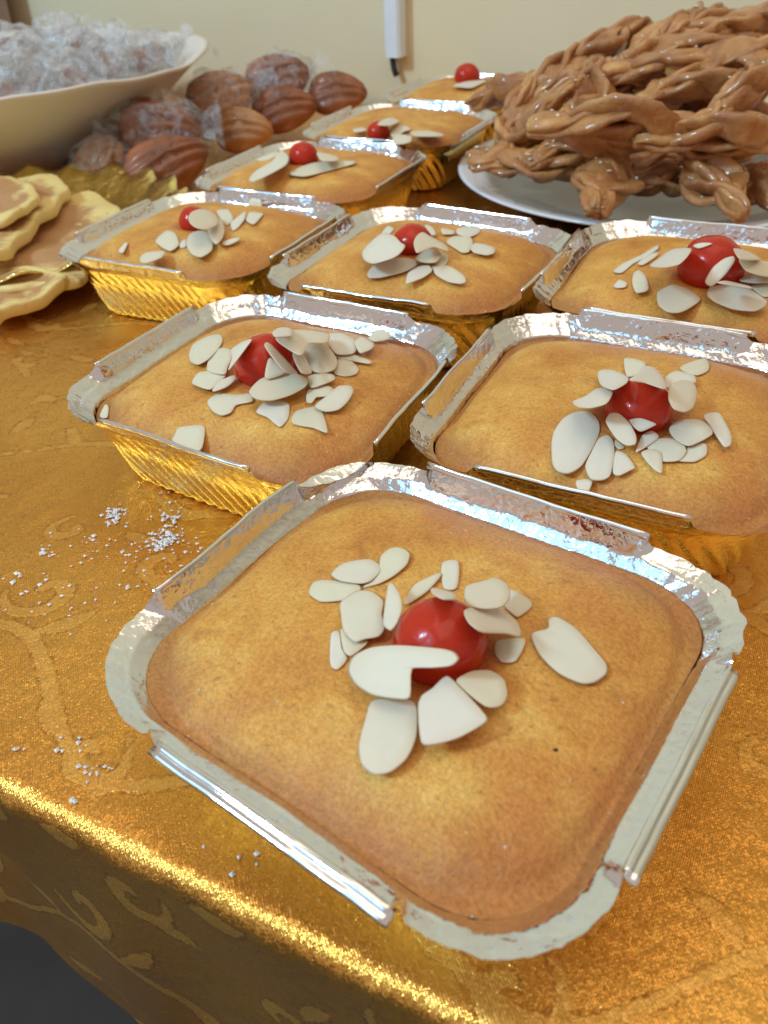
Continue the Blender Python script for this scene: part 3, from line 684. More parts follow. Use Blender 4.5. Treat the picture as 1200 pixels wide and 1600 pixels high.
flakes = {
1: [(C6, [
 [(75,225),(90,185),(140,175),(260,195),(250,240),(200,250),(120,255)],
 [(270,205),(330,190),(385,160),(430,120),(440,80),(410,58),(370,60),(335,90),(325,140),(290,185)],
 [(155,155),(200,115),(290,100),(330,120),(335,145),(300,180),(260,190),(190,180)],
 [(155,370),(185,362),(195,420),(215,460),(180,500),(152,480)],
 [(190,350),(240,385),(290,400),(230,450),(200,430)],
 [(190,255),(250,215),(300,215),(345,250),(340,300),(350,350),(330,380),(280,390),(240,400),(200,360),(190,300)],
 [(345,300),(360,200),(375,185),(405,230),(412,280),(395,330),(370,358),(345,340)],
 [(215,500),(235,450),(300,418),(400,410),(550,422),(600,435),(618,460),(590,485),(520,492),(448,497),(440,600),(380,605),(300,590),(240,550)],
 [(310,605),(440,605),(468,640),(465,740),(430,820),(370,870),(310,878),(265,840),(255,770),(280,670)],
 [(605,545),(660,505),(730,502),(780,535),(792,590),(770,630),(710,632)],
 [(470,610),(520,565),(572,520),(620,560),(718,668),(700,700),(620,745),(540,768),(480,762)],
 [(875,370),(935,350),(940,315),(970,307),(1040,350),(1110,430),(1150,480),(1150,515),(1110,545),(1060,550),(980,515),(910,450)],
 [(790,210),(830,220),(875,250),(878,275),(830,310),(800,290),(775,260)],
 [(755,395),(850,385),(853,415),(820,470),(770,472),(745,440)],
 [(635,285),(700,270),(770,280),(830,330),(840,380),(790,370),(700,365),(650,330)],
 [(640,200),(700,180),(750,168),(795,195),(800,240),(770,275),(700,280),(640,260)],
 [(420,250),(460,190),(545,150),(550,165),(500,220),(430,265)],
 [(555,115),(615,108),(610,205),(560,205)],
 [(520,205),(600,225),(605,245),(560,245),(520,225)]])],
2: [(C8, [
 [(50,245),(75,190),(150,150),(215,140),(228,175),(200,225),(150,275),(100,300),(60,285)],
 [(270,220),(330,180),(380,165),(350,210),(290,290),(255,330),(275,265)],
 [(145,300),(160,250),(220,210),(270,220),(275,265),(255,310),(240,350),(180,345),(145,330)],
 [(65,390),(100,340),(180,330),(245,350),(215,390),(160,430),(90,410)],
 [(175,425),(220,380),(285,355),(295,375),(250,415),(180,440)],
 [(145,490),(200,450),(300,455),(370,450),(385,490),(300,510),(270,550),(220,565),(170,540)],
 [(460,280),(480,265),(540,320),(550,345),(470,375),(445,360)],
 [(445,205),(475,190),(610,335),(600,345),(545,335)],
 [(362,440),(420,375),(520,345),(610,345),(670,375),(660,415),(580,460),(480,488),(400,480)],
 [(400,545),(450,490),(540,488),(575,510),(570,580),(530,625),(500,610),(460,575)],
 [(585,575),(610,540),(680,520),(740,530),(775,640),(765,655),(700,630),(640,620),(590,605)],
 [(665,440),(700,415),(780,410),(815,440),(770,465),(715,470),(690,500),(662,490)],
 [(705,515),(770,460),(830,410),(895,408),(908,440),(880,490),(830,535),(760,545)],
 [(500,165),(580,120),(680,120),(780,140),(770,185),(680,190),(640,250),(590,235)],
 [(590,240),(640,235),(690,330),(680,348),(640,345),(610,300)],
 [(800,340),(830,265),(880,265),(935,320),(920,350),(860,362)],
 [(800,240),(900,245),(1000,280),(990,295),(900,280),(820,262)],
 [(775,190),(770,140),(850,135),(920,175),(925,220),(900,245),(820,245)],
 [(915,180),(950,155),(1015,190),(1000,220),(945,240),(925,215)],
 [(640,260),(660,200),(730,185),(790,220),(825,280),(810,325),(750,345),(690,330)],
 [(670,360),(740,345),(800,350),(812,375),(760,400),(685,420)],
 [(485,130),(520,108),(580,110),(585,150),(500,155)],
 [(985,160),(1030,120),(1095,130),(1095,165),(1020,180)]]),
 (C3, [[(385,800),(400,775),(470,768),(482,785),(465,850),(380,820)], [(152,742),(168,705),(180,710),(176,745)]])],
3: [(C4, [
 [(330,165),(345,135),(420,135),(500,175),(490,210),(420,245),(350,220)],
 [(475,75),(520,70),(590,90),(595,130),(545,165),(490,168)],
 [(505,190),(560,150),(600,112),(650,125),(695,180),(710,240),(650,225),(590,205)],
 [(190,310),(260,280),(330,235),(400,235),(415,265),(380,320),(290,345),(220,340)],
 [(75,540),(90,470),(140,400),(210,362),(290,360),(340,410),(345,480),(300,580),(240,670),(170,708),(110,695),(80,650)],
 [(262,665),(300,580),(340,510),(390,490),(420,530),(425,620),(400,720),(350,745),(290,735)],
 [(425,600),(440,580),(490,600),(538,670),(510,690),(450,718),(415,700)],
 [(430,520),(480,560),(450,572),(425,550)],
 [(505,410),(570,400),(652,430),(640,445),(570,475),(530,450)],
 [(375,420),(400,372),(450,375),(510,430),(545,500),(540,545),(490,552),(430,510)],
 [(785,120),(830,95),(920,70),(945,100),(940,140),(880,165),(800,140)],
 [(700,180),(760,140),(860,160),(875,200),(840,215),(720,235)],
 [(720,260),(735,215),(800,190),(860,205),(880,260),(860,340),(810,370),(750,350),(722,300)],
 [(560,530),(580,490),(630,468),(670,505),(600,560),(540,590)],
 [(800,600),(830,560),(900,535),(935,550),(930,605),(870,640),(800,640),(760,630)],
 [(600,560),(650,515),(740,512),(810,550),(820,590),(780,635),(690,640),(660,600)],
 [(725,470),(740,430),(810,405),(900,410),(960,450),(965,490),(900,530),(830,555),(760,520)],
 [(912,390),(940,370),(1000,370),(1040,430),(1070,500),(1065,550),(1030,560),(985,500),(950,440)],
 [(570,590),(620,570),(680,590),(688,700),(650,690),(600,640)],
 [(212,745),(300,738),(290,790),(262,832),(225,800)]])],
4: [(CA, [
 [(270,180),(350,170),(385,215),(390,250),(340,290),(300,240)],
 [(65,230),(90,190),(150,168),(220,180),(270,220),(280,280),(200,320),(130,310),(80,275)],
 [(210,260),(260,225),(310,250),(328,320),(310,385),(265,425),(225,380),(205,320)],
 [(55,385),(80,345),(150,322),(220,345),(245,400),(235,470),(160,518),(90,495),(55,440)],
 [(370,270),(440,210),(480,185),(475,240),(420,310),(385,325)],
 [(480,230),(510,190),(605,200),(590,230),(540,280),(490,260)],
 [(490,155),(530,70),(580,55),(592,120),(590,160)],
 [(310,410),(370,385),(435,375),(430,395),(370,425),(320,430)],
 [(0,420),(50,385),(50,440),(10,450)]]),
 (C3, [[(325,195),(360,160),(390,170),(400,205),(370,225)], [(280,240),(300,228),(355,225),(345,245),(300,262),(278,258)], [(210,225),(230,200),(240,200),(225,230)]])],
5: [(CB, [
 [(280,130),(310,105),(350,130),(300,180),(220,220)],
 [(118,290),(180,220),(260,160),(350,175),(400,225),(432,250),(400,300),(340,340),(200,380),(130,350)],
 [(155,450),(200,390),(300,345),(430,335),(515,355),(510,395),(420,440),(250,480),(170,480)],
 [(435,500),(450,445),(520,400),(600,390),(625,430),(560,480),(440,525)],
 [(490,230),(510,180),(555,150),(620,185),(720,240),(745,290),(640,260),(560,290),(510,300)],
 [(650,340),(700,300),(740,320),(735,370),(690,400),(640,380)],
 [(500,340),(590,275),(660,275),(690,320),(650,370),(560,370)],
 [(620,400),(680,380),(780,410),(860,470),(870,510),(830,525),(740,510),(650,460)],
 [(800,130),(880,110),(975,125),(960,160),(900,185),(810,170)],
 [(740,200),(790,180),(900,185),(920,240),(890,295),(840,300),(790,270),(730,230)],
 [(900,270),(930,230),(1010,240),(1075,265),(1075,300),(1020,318),(930,300)],
 [(690,125),(780,140),(780,165),(700,165)],
 [(570,100),(620,110),(655,165),(620,170)]])],
6: [(CC, [
 [(85,290),(150,240),(300,170),(405,105),(412,130),(330,190),(230,240),(150,305),(100,305)],
 [(260,235),(340,180),(405,155),(400,185),(300,250)],
 [(660,110),(720,90),(800,95),(700,130)],
 [(345,260),(400,210),(500,140),(600,125),(650,135),(620,190),(560,245),(450,270)],
 [(220,380),(230,310),(270,285),(320,330),(338,430),(250,450)],
 [(85,400),(130,355),(185,380),(170,410),(110,415)],
 [(400,450),(460,410),(530,388),(640,430),(720,495),(640,560),(560,595),(480,590),(410,540)],
 [(950,130),(1050,150),(1140,200),(1130,215),(1000,210)],
 [(990,210),(1100,210),(1250,240),(1250,330),(1150,330),(1040,290)],
 [(990,360),(1080,320),(1250,350),(1250,370),(1100,380)],
 [(1080,410),(1120,385),(1240,390),(1240,460),(1170,480)],
 [(830,375),(900,365),(1070,405),(1080,420),(920,395)],
 [(760,470),(780,410),(880,390),(1000,395),(1100,440),(1195,510),(1180,550),(1100,585),(950,570),(820,520)],
 [(745,370),(800,270),(880,205),(950,185),(960,220),(900,310),(830,380),(785,405)]])],
7: [(C2, [
 [(655,485),(740,450),(760,460),(700,490)],
 [(625,570),(660,530),(730,490),(770,440),(805,470),(790,510),(700,560),(640,585)],
 [(930,450),(1020,470),(1020,490),(950,490)],
 [(800,545),(900,500),(1000,490),(1100,490),(1090,505),(960,540),(870,560)]])],
8: [(C9, [
 [(270,190),(330,140),(400,130),(460,160),(380,200)],
 [(550,250),(700,240),(830,270),(820,290),(600,290)],
 [(380,270),(420,210),(500,190),(560,230),(500,250),(420,300)],
 [(400,300),(460,270),(560,290),(550,340),(420,360)],
 [(65,230),(150,215),(180,240),(80,255)]])],
9: [(C5, [[(820,155),(860,140),(900,132),(970,128),(950,145),(900,165)]])],
}
for i, T in trays.items():
    root, ck = make_tray(T, tl[i], cl[i])
    S = make_cherry(T, ck, *cherries[i])
    make_flakes(T, ck, S, flakes[i])
    if i == 1:
        p = T.hit(868, 1172)
        obj('burnt_speck', [p + Vector((.05 * sin(t) * (1 + .3 * (k % 2)), .05 * cos(t), .01)) for k, t in enumerate((0, 1, 2, 3, 4, 5))] + [p + Vector((0, 0, .05))],
            [(k, (k + 1) % 6, 6) for k in range(6)], BLACK, ck)

# ------------------------------------------------------------------ the plate of fried pastries
PC = Vector((20.9, 61.8, TZ)); PR = 14.2
def lathe(c, prof, n=96, wob=0.0, seed=0):
    V, Fc = [], []
    for r, z in prof:
        for k in range(n):
            th = 2 * pi * k / n; rr = r * (1 + wob * nz((cos(th) * 2, sin(th) * 2, seed)))
            V.append(Vector((c[0] + rr * cos(th), c[1] + rr * sin(th), c[2] + z)))
    m = len(prof)
    for j in range(m - 1):
        for k in range(n): Fc.append((j * n + k, j * n + (k + 1) % n, (j + 1) * n + (k + 1) % n, (j + 1) * n + k))
    return V, Fc
plate_prof = [(.01, .15), (4, .15), (7.5, .15), (8.0, .0), (8.3, .05), (9.5, .5), (11.5, 1.1), (13.2, 1.55), (14.0, 1.8), (14.25, 1.92), (14.2, 2.03), (13.9, 2.0), (13.0, 1.75), (11.4, 1.32), (9.6, .75), (8.2, .45), (5, .4), (.01, .4)]
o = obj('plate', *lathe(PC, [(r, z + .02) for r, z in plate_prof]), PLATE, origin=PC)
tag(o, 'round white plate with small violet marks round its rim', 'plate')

def ell(wd, th, n=14):
    f = lambda v: math.copysign(abs(v) ** .75, v)
    return [(wd * f(cos(2 * pi * k / n)), th * f(sin(2 * pi * k / n))) for k in range(n)]
def pastry(loc, yaw, pitch, roll_, L, kind, label, seed):
    rnd = random.Random(seed); root = empty('fried_pastry', loc, 0); root['_rz'] = 0
    tag(root, label, 'fried pastry', 'honeyed fried pastries heaped on the plate')
    Mx = Matrix.Rotation(yaw, 3, 'Z') @ Matrix.Rotation(pitch, 3, 'Y') @ Matrix.Rotation(roll_, 3, 'X'); c = Vector(loc)
    def T(p): return c + Mx @ p
    if kind == 'braid':
        n = 7
        for k in range(n):
            ph = rnd.uniform(-.4, .4); amp = (k - (n - 1) / 2) / ((n - 1) / 2); path = []
            for q in range(26):
                t = q / 25; x = (t - .5) * L * (1 - .04 * abs(amp))
                y = amp * L * .17 * sin(pi * t) ** .8 * cos(pi * 1.1 * (t - .5) * 1.6) + .28 * sin(2 * pi * 1.25 * t + k * 2.1 + ph)
                z = .55 * sin(2 * pi * 1.25 * t + k * 2.4 + ph) * sin(pi * t) + .35 * sin(pi * t)
                path.append(T(Vector((x, y, z))))
            rl = rnd.uniform(-1.1, 1.1)
            vs, fs = tube(path, ell(.72, .27), up=Mx @ Vector((0, 0, 1)), roll=lambda t: rl + 1.6 * (t - .5), scale=lambda t: .60 + .55 * sin(pi * min(1, max(0, t))) ** .5)
            vs = [v + Vector((nz(v, .9, seed), nz(v, .9, seed + 1), nz(v, .9, seed + 2))) * .27 for v in vs]
            obj('dough_strand', vs, fs, PASTRY, root)
    else:
        n = 5
        for k in range(n):
            a0 = 2 * pi * k / n + rnd.uniform(-.2, .2); path = []
            rr = L * .36 * rnd.uniform(.85, 1.15)
            for q in range(22):
                t = q / 21; u = 2 * pi * t - pi
                rad = rr * (.15 + .85 * (.5 + .5 * cos(u)) ** .7); ang = a0 + .42 * sin(u) * (1.1)
                z = .5 * sin(u) + .9 * (1 - rad / rr) + .5 * sin(pi * t)
                path.append(T(Vector((rad * cos(ang), rad * sin(ang), z))))
            vs, fs = tube(path, ell(.76, .34), up=Mx @ Vector((0, 0, 1)), roll=lambda t: 1.0 + .6 * sin(6 * t), scale=lambda t: .75 + .35 * sin(pi * t))
            vs = [v + Vector((nz(v, .9, seed), nz(v, .9, seed + 1), nz(v, .9, seed + 2))) * .30 for v in vs]
            obj('dough_strand', vs, fs, PASTRY, root)
    # sesame seeds stuck to the honey
    SV, SF = [], []
    ch = [o for o in root.children if o.name.startswith('dough_strand')]
    m4 = [world_of(o) for o in ch]
    for _ in range(34):
        q = rnd.randrange(len(ch)); me = ch[q].data; v = me.vertices[rnd.randrange(len(me.vertices))]
        if v.normal.z < .1: continue
        p = (m4[q] @ v.co) / CM + v.normal * .03; k0 = len(SV); a = rnd.uniform(0, 6); s = rnd.uniform(.08, .20)
        e = Vector((cos(a), sin(a), 0)) * s * 1.5; f = Vector((-sin(a), cos(a), 0)) * s * .8
        SV += [p + e, p + f, p - e, p - f, p + v.normal * s * .6, p - v.normal * .05]
        SF += [(k0 + i, k0 + (i + 1) % 4, k0 + 4) for i in range(4)] + [(k0 + (i + 1) % 4, k0 + i, k0 + 5) for i in range(4)]
    if SV: tag(obj('sesame_seeds', SV, SF, SESAME, root), kind='stuff')
    return root
D = radians
plist = [ # px, py, depth y, yaw, pitch, roll, length, kind, label
 (830, 262, 57, D(-5), D(8), 0, 8.5, 'braid', 'fried pastry lying lowest at the left on the plate, its flat end facing left'),
 (945, 285, 52, D(68), D(-12), D(10), 7.5, 'braid', 'fried pastry with a pointed tip, low on the plate, second from the left'),
 (1110, 288, 51, D(105), D(-15), D(-10), 7.5, 'braid', 'fried star-shaped pastry standing low at the front edge of the plate, near the right'),
 (1030, 285, 55, D(10), 0, 0, 8, 'braid', 'dark fried pastry in the shade between the two low front ones'),
 (1215, 295, 52, D(-20), 0, 0, 8, 'braid', 'low fried pastry cut off by the right edge, under the long braided ones'),
 (818, 205, 60, D(60), D(-30), 0, 8, 'braid', 'fried pastry sticking out past the left rim of the plate'),
 (835, 195, 59, D(-50), D(-40), D(20), 8.5, 'braid', 'fried pastry with white specks, left side of the heap, half way up'),
 (975, 205, 52, D(-8), D(3), D(-45), 11.5, 'braid', 'long braided fried pastry across the middle front of the heap'),
 (1130, 222, 51, D(-4), D(2), D(-40), 10.5, 'braid', 'second long braided fried pastry, right of the middle one and overlapping it'),
 (1080, 250, 55, D(12), 0, D(-10), 9, 'braid', 'shaded fried pastry tucked beneath the two long braided ones'),
 (900, 240, 57, D(20), 0, D(-10), 8, 'braid', 'shaded fried pastry under the left end of the middle braid'),
 (915, 155, 58, D(60), D(-25), 0, 7.5, 'braid', 'fried pastry with a curled round nub, above the left end of the middle braid'),
 (1015, 165, 59, D(75), D(-10), 0, 7.5, 'braid', 'fried pastry with a round knob in the shaded hollow at the centre of the heap'),
 (1165, 150, 53, D(35), D(-20), D(-50), 9, 'braid', 'large pale fried pastry with broad petals at the right edge of the heap'),
 (800, 150, 64, D(-50), D(-15), D(-30), 8, 'braid', 'fried pastry on the sloping left flank of the heap, just above the rim one'),
 (870, 120, 63, D(30), D(-22), D(-30), 9, 'braid', 'reddish fried pastry high on the left slope of the heap'),
 (935, 85, 64, D(22), D(-18), D(-25), 9, 'braid', 'fried pastry with a pointed red-brown tip against the wall, upper left of the heap'),
 (960, 135, 61, D(0), D(-5), D(-30), 9, 'braid', 'flat ribboned fried pastry just above the shaded hollow'),
 (1045, 115, 59, D(-6), D(0), D(-35), 10, 'braid', 'wide ribboned fried pastry across the upper middle of the heap'),
 (1080, 80, 61, D(8), D(-4), D(-30), 10, 'braid', 'fried pastry just under the topmost ones, sprinkled with white crumbs'),
 (1170, 100, 57, D(-10), D(-5), D(-20), 10, 'braid', 'fried pastry at the right edge above the large pale one'),
 (1060, 55, 64, D(30), D(-10), D(-20), 9, 'braid', 'topmost fried pastry left of the summit, curled edges against the wall'),
 (1130, 50, 63, D(5), D(-5), D(-20), 10, 'braid', 'topmost fried pastry in the centre of the summit'),
 (1205, 35, 63, D(-5), D(-10), D(-20), 10, 'braid', 'topmost fried pastry at the right edge of the photo'),
 (1100, 138, 57, D(10), D(-5), D(-25), 10, 'braid', 'fried pastry in the upper right of the heap, left of the large pale one'),
 (1010, 200, 60, D(50), 0, 0, 9, 'braid', 'dark fried pastry deep inside the heap behind the middle braid'),
 (1120, 180, 60, D(-30), 0, 0, 9, 'braid', 'dark fried pastry deep inside the heap behind the large pale one'),
]
for i, (px, py, Y, yw, pt, rl, L, kd, lb) in enumerate(plist):
    p = aty(px, py, Y); p.z = max(p.z, TZ + 1.7); pastry(p, yw, pt, rl, L, kd, lb, i + 11)

# ------------------------------------------------------------------ the big bowl of wrapped sweets
BC = Vector((-34.5, 84, TZ))
bp = [(.01, .1), (11.0, .1), (11.6, .3), (13.5, 2.0), (16.5, 4.4), (19.2, 6.6), (20.2, 7.25), (20.6, 7.5), (20.5, 7.7), (20.0, 7.6), (18.8, 6.9), (16, 4.6), (13, 2.2), (10.5, .6), (.01, .5)]
def bowl():
    V, Fc = lathe(BC, [(r, z + .02) for r, z in bp], 120)
    V = [Vector((v.x, v.y, v.z + (.25 * sin(5 * math.atan2(v.y - BC.y, v.x - BC.x)) + .25 * nz((v.x * .2, v.y * .2, 3))) * smooth((v.z - TZ - 5) / 3))) for v in V]
    return V, Fc
tag(obj('bowl', *bowl(), BOWL, origin=BC), 'large cream plastic bowl with pale rim at the upper left', 'bowl')
def blob(c, rx, ry, rz, rot, amp, fr, seed, n=22, m=14):
    V, Fc = [], []; Mx = Matrix.Rotation(rot[2], 3, 'Z') @ Matrix.Rotation(rot[1], 3, 'Y') @ Matrix.Rotation(rot[0], 3, 'X')
    for j in range(m + 1):
        ph = pi * j / m
        for k in range(n):
            th = 2 * pi * k / n; d = Vector((sin(ph) * cos(th), sin(ph) * sin(th), cos(ph)))
            q = 1 + amp * nz(d * fr, 1, seed)
            V.append(Vector(c) + Mx @ Vector((d.x * rx * q, d.y * ry * q, d.z * rz * q)))
    for j in range(m):
        for k in range(n): Fc.append((j * n + k, (j + 1) * n + k, (j + 1) * n + (k + 1) % n, j * n + (k + 1) % n))
    return V, Fc
def film(c, rx, ry, rz, yaw, seed, tails=True):
    """crumpled film bag with two flared ends"""
    V, Fc = blob(c, rx, ry, rz, (0, 0, yaw), .38, 2.6, seed, 30, 18)
    parts = [(V, Fc)]
    if tails:
        for s in (-1, 1):
            W, G = [], []; n = 18
            for j in range(5):
                t = j / 4
                for k in range(n):
                    th = 2 * pi * k / n; rr = (.35 + 1.25 * t) * (1 + .5 * nz((cos(th) * 2, sin(th) * 2, seed + j * .3 + s)))
                    lo = Vector((s * (rx * .9 + 1.7 * t), rr * cos(th) * ry * .45, rr * sin(th) * rz * .45 + .3 * t))
                    W.append(Vector(c) + Matrix.Rotation(yaw, 3, 'Z') @ lo)
            for j in range(4):
                for k in range(n): G.append((j * n + k, j * n + (k + 1) % n, (j + 1) * n + (k + 1) % n, (j + 1) * n + k))
            parts.append((W, G))
    return join(parts)
sw = [(-20, 128, 76, 'wrapped sweet in crumpled clear film at the left edge of the bowl'), (58, 132, 77, 'film wrapped sweet at the front left inside the bowl'),
 (112, 122, 78, 'film wrapped sweet at the front of the bowl, brown showing through'), (10, 146, 74, 'lowest film wrapped sweet by the left photo edge in the bowl'),
 (165, 104, 81, 'film wrapped sweet right of the brown one near the bowl front rim'), (50, 100, 80, 'film wrapped sweet standing highest at the left of the bowl'),
 (118, 84, 84, 'film wrapped sweet with reddish filling in the middle of the bowl'), (212, 92, 86, 'film wrapped sweet under the right part of the bowl rim'),
 (165, 76, 88, 'upright film wrapped sweet at the top of the heap, right of the middle'), (238, 84, 91, 'rightmost film wrapped sweet in the bowl'),
 (90, 62, 90, 'film wrapped sweet at the back of the heap in the bowl'), (20, 76, 86, 'film wrapped sweet at the back left of the bowl')]
for i, (px, py, Y, lb) in enumerate(sw):
    c = aty(px, py, Y); rt = empty('wrapped_sweet', (c.x, c.y, c.z - 1.6)); tag(rt, lb, 'wrapped sweet', 'wrapped sweets in the big bowl')
    yw = U(0, 3)
    obj('filling', *blob(c, 1.4, 1.2, .9, (0, 0, yw), .3, 2.2, i), FILLING, rt)
    obj('film', *film(c, 3.1, 2.5, 2.1, yw, i + .5), WRAP2, rt)

# ------------------------------------------------------------------ madeleines between bowl and trays
def madeleine(px, py, Y, yaw, pitch, roll_, a, b_, h, mt, label, wrapped, seed, tails=True):
    c = aty(px, py, Y)
    c.z = max(c.z, TZ + h * .8)
    rt = empty('madeleine', (c.x, c.y, c.z - h)); tag(rt, label, 'madeleine', 'shell cakes beside the trays')
    Mx = Matrix.Rotation(yaw, 3, 'Z') @ Matrix.Rotation(pitch, 3, 'Y') @ Matrix.Rotation(roll_, 3, 'X'); V, Fc = [], []; n, m = 60, 22
    for j in range(m + 1):
        ph = pi * j / m
        for k in range(n):
            th = 2 * pi * k / n; d = Vector((sin(ph) * cos(th), sin(ph) * sin(th), cos(ph)))
            y = d.y; rib = .15 * (abs(cos(y * 8.5)) ** .7 - .6) * max(0, d.z + .25) * (1 - .35 * abs(d.x))
            q = 1 + rib + .05 * nz(d * 2, 1, seed)
            V.append(c + Mx @ Vector((d.x * a * q, d.y * b_ * (1 - .30 * d.x) * q, (d.z * h if d.z > 0 else d.z * h * .6) * (q + rib))))
    for j in range(m):
        for k in range(n): Fc.append((j * n + k, (j + 1) * n + k, (j + 1) * n + (k + 1) % n, j * n + (k + 1) % n))
    obj('sponge', V, Fc, mt, rt)
    if wrapped: obj('film', *film(c, a * 1.12, b_ * 1.25, h * 1.25, yaw + .1, seed + .3, tails), WRAP, rt)
ml = [ # px py Y yaw pitch roll a b h mat label wrapped
 (166, 264, 71.5, 1.5, -.5, .6, 2.39, 2.20, 1.90, MADE2, 'pale ribbed madeleine in clear film, nearest the gold tray', True, False),
 (262, 260, 69.5, .5, -.25, .75, 3.59, 2.30, 1.80, MADE, 'reddish brown madeleine leaning on the foil tray, in front of the others', False, False),
 (250, 205, 74, .1, .1, .75, 3.40, 2.50, 2.20, MADE, 'dark brown madeleine in clear film beside the bowl', True, True),
 (382, 205, 80, -.2, 0, .75, 2.67, 2.00, 1.60, MADE2, 'ribbed madeleine low between the wrapped ones and the tray', False, False),
 (345, 155, 84, .5, -.2, .75, 3.31, 2.40, 2.00, MADE2, 'orange brown madeleine in clear film, resting above the dark gap', True, True),
 (445, 172, 86, .2, -.1, .75, 3.13, 2.20, 1.70, MADE, 'plain brown madeleine left of the second farthest tray', False, False),
 (435, 128, 90, .4, -.2, .75, 3.31, 2.50, 2.10, MADE, 'topmost madeleine in crumpled film with a pointed corner, near the wall', True, True),
 (528, 147, 90, 0, 0, .75, 2.94, 2.20, 1.50, MADE, 'small brown madeleine farthest right, by the wall', False, False),
 (200, 215, 80, .8, -.2, .6, 2.76, 2.20, 2.00, MADE, 'madeleine in greyish film half hidden against the bowl', True, False),
]
for i, r_ in enumerate(ml): madeleine(*r_[:10], r_[10], r_[11], i + 1, r_[12])
for i, (pts, z, lb) in enumerate([([(95, 262), (128, 256), (132, 282), (98, 284)], -3.4, 'pale blue paper scrap between the bowl and the gold tray'), ([(312, 188), (338, 186), (334, 222), (314, 218)], -2.5, 'pale blue paper scrap between two madeleines')]):
    P = [at(x, y, z) for x, y in pts]; Q = [p + Vector((.1, .1, .25)) for p in P]
    tag(obj('paper_scrap', P + Q, [(3, 2, 1, 0), (4, 5, 6, 7)] + [(k, (k + 1) % 4, 4 + (k + 1) % 4, 4 + k) for k in range(4)], PAPER), lb, 'paper scrap')

# ------------------------------------------------------------------ pancakes on the gold card tray
GC = Vector((-25.2, 57.4, TZ))
def gold_tray():
    V, Fc = [], []; n = 180
    for j, (r, z) in enumerate([(.01, .1), (9.3, .1), (10.0, .35), (10.9, 1.1), (11.8, 1.7), (12.5, 1.95), (12.6, 1.85), (11.8, 1.5), (10.8, .9), (9.6, .05), (.01, .02)]):
        for k in range(n):
            th = 2 * pi * k / n; sclp = 1 + (.02 * cos(22 * th) + .012 * nz((cos(th) * 9, sin(th) * 9, 1))) * smooth((r - 9) / 3)
            V.append(Vector((GC.x + r * sclp * cos(th), GC.y + r * sclp * sin(th), GC.z + .02 + z * (1 + .16 * cos(22 * th)))))
    for j in range(10):
        for k in range(n): Fc.append((j * n + k, j * n + (k + 1) % n, (j + 1) * n + (k + 1) % n, (j + 1) * n + k))
    return V, Fc
tag(obj('gold_tray', *gold_tray(), GOLDT, origin=GC), 'round gold card tray with crinkled scalloped rim under the pancakes', 'tray')
def pancake(poly, zs, th, label, seed, folds=2):
    """folded pancake: outline in the picture, height of each outline point, thickness"""
    P = [at(x, y, z) for (x, y), z in zip(poly, zs)]
    m0 = len(P); out = []
    for i in range(m0):
        p0, p1, p2, p3 = P[i - 1], P[i], P[(i + 1) % m0], P[(i + 2) % m0]
        for q in range(8):
            t = q / 8; t2, t3 = t * t, t ** 3
            out.append(p1 * (2 * t3 - 3 * t2 + 1) + (p2 - p0) * .42 * (t3 - 2 * t2 + t) + p2 * (3 * t2 - 2 * t3) + (p3 - p1) * .42 * (t3 - t2))
    c = sum(out, Vector()) / len(out); m = len(out); V, E = [], []
    prof = []
    for q in range(folds):                                      # each folded layer has its own rounded edge
        zlo = th * q / folds; tt = th / folds
        for a in range(7):
            an = -pi / 2 + pi * a / 6; prof.append((1 - (.0 + .02 * q) + .03 * cos(an), zlo + tt / 2 + tt / 2 * sin(an), 1.0))
    prof = prof + [(.90, th * 1.02, .85), (.82, th * .96, .65), (.7, th * .88, .45), (.5, th * .9, .25), (.3, th * .93, .1), (.05, th * .95, 0)]
    for r, z, e in prof:
        for q in out:
            p = c + (q - c) * r; nn = nz(p, .35, seed)
            V.append(p + Vector((nz(p, .6, seed + 3) * .22, nz(p, .6, seed + 5) * .22, z + nn * .55 + .06 * nz(p, 1.6, seed)))); E.append(e)
    Fc = []
    for j in range(len(prof) - 1):
        for k in range(m): Fc.append((j * m + k, j * m + (k + 1) % m, (j + 1) * m + (k + 1) % m, (j + 1) * m + k))
    Fc.append(tuple((len(prof) - 1) * m + k for k in range(m))); Fc.append(tuple(range(m))[::-1])
    o = obj('folded_pancake', V, Fc, PANCAKE); a = o.data.attributes.new('edge', 'FLOAT', 'POINT'); a.data.foreach_set('value', E)
    return tag(o, label, 'pancake', 'folded pancakes on the gold tray')
pancake([(-90, 400), (0, 455), (70, 450), (128, 440), (150, 400), (190, 345), (150, 315), (60, 320), (-60, 340)], [-2.7] * 9, .5, 'lowest folded pancake with browned top, reaching to the corner of the foil tray', 1, 1)
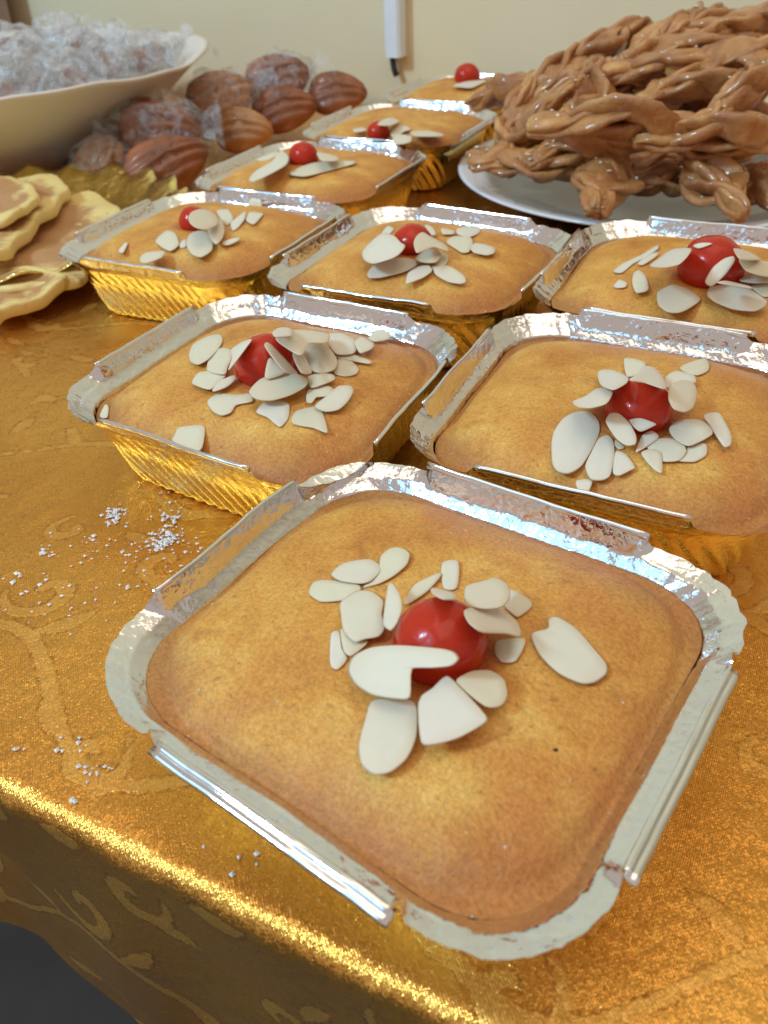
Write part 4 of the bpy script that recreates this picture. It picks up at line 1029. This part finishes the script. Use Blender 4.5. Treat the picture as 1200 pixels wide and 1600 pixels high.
pancake([(-120, 430), (-10, 500), (10, 498), (60, 478), (110, 452), (60, 440), (-40, 420)], [-3.1, -3.2, -3.2, -3.1, -2.9, -2.9, -3.0], .7, 'pale pancake flap hanging lowest over the tray edge', 4, 1)
pancake([(-90, 400), (0, 412), (45, 372), (95, 322), (105, 300), (70, 288), (0, 300), (-80, 330)], [-1.7] * 8, .7, 'folded pancake with thick pale rolled edge lying across the pile', 2, 1)
pancake([(-90, 350), (0, 358), (40, 340), (62, 315), (40, 292), (0, 285), (-80, 290)], [-.8] * 7, .5, 'topmost folded pancake at the left edge of the photo', 3, 1)

# ------------------------------------------------------------------ crumbs on the cloth
def crumbs():
    V, Fc = [], []; rnd = random.Random(3)
    cl_ = [(180, 803, 9, 60), (268, 806, 12, 36), (262, 838, 14, 70), (245, 850, 10, 24), (170, 818, 6, 12), (70, 862, 10, 16), (135, 845, 16, 12), (215, 860, 22, 18), (290, 850, 20, 16), (60, 930, 40, 26),
           (140, 1205, 14, 10), (170, 1200, 3, 3), (115, 1250, 5, 4), (35, 1170, 4, 2), (230, 880, 40, 20), (150, 900, 60, 20), (110, 1165, 30, 8), (370, 1345, 30, 5), (250, 780, 25, 14), (1010, 1170, 60, 0), (60, 480, 40, 0)]
    for x, y, s, n in cl_:
        for _ in range(n):
            p = at(rnd.gauss(x, s), rnd.gauss(y, s * .55), TZ + .03); r = abs(rnd.gauss(.035, .02)) + .018
            k = len(V)
            for a, b_, c_ in ((1, 0, 0), (0, 1, 0), (-1, 0, 0), (0, -1, 0), (0, 0, 1), (0, 0, -.6)):
                V.append(p + Vector((a * r * rnd.uniform(.6, 1.6), b_ * r * rnd.uniform(.6, 1.6), c_ * r * rnd.uniform(.5, 1.2) + .01)))
            Fc += [(k + i, k + (i + 1) % 4, k + 4) for i in range(4)] + [(k + (i + 1) % 4, k + i, k + 5) for i in range(4)]
    return V, Fc
tag(obj('coconut_crumbs', *crumbs(), CRUMB, smooth=False), 'white coconut crumbs scattered on the gold cloth at the left', 'crumbs', kind='stuff')
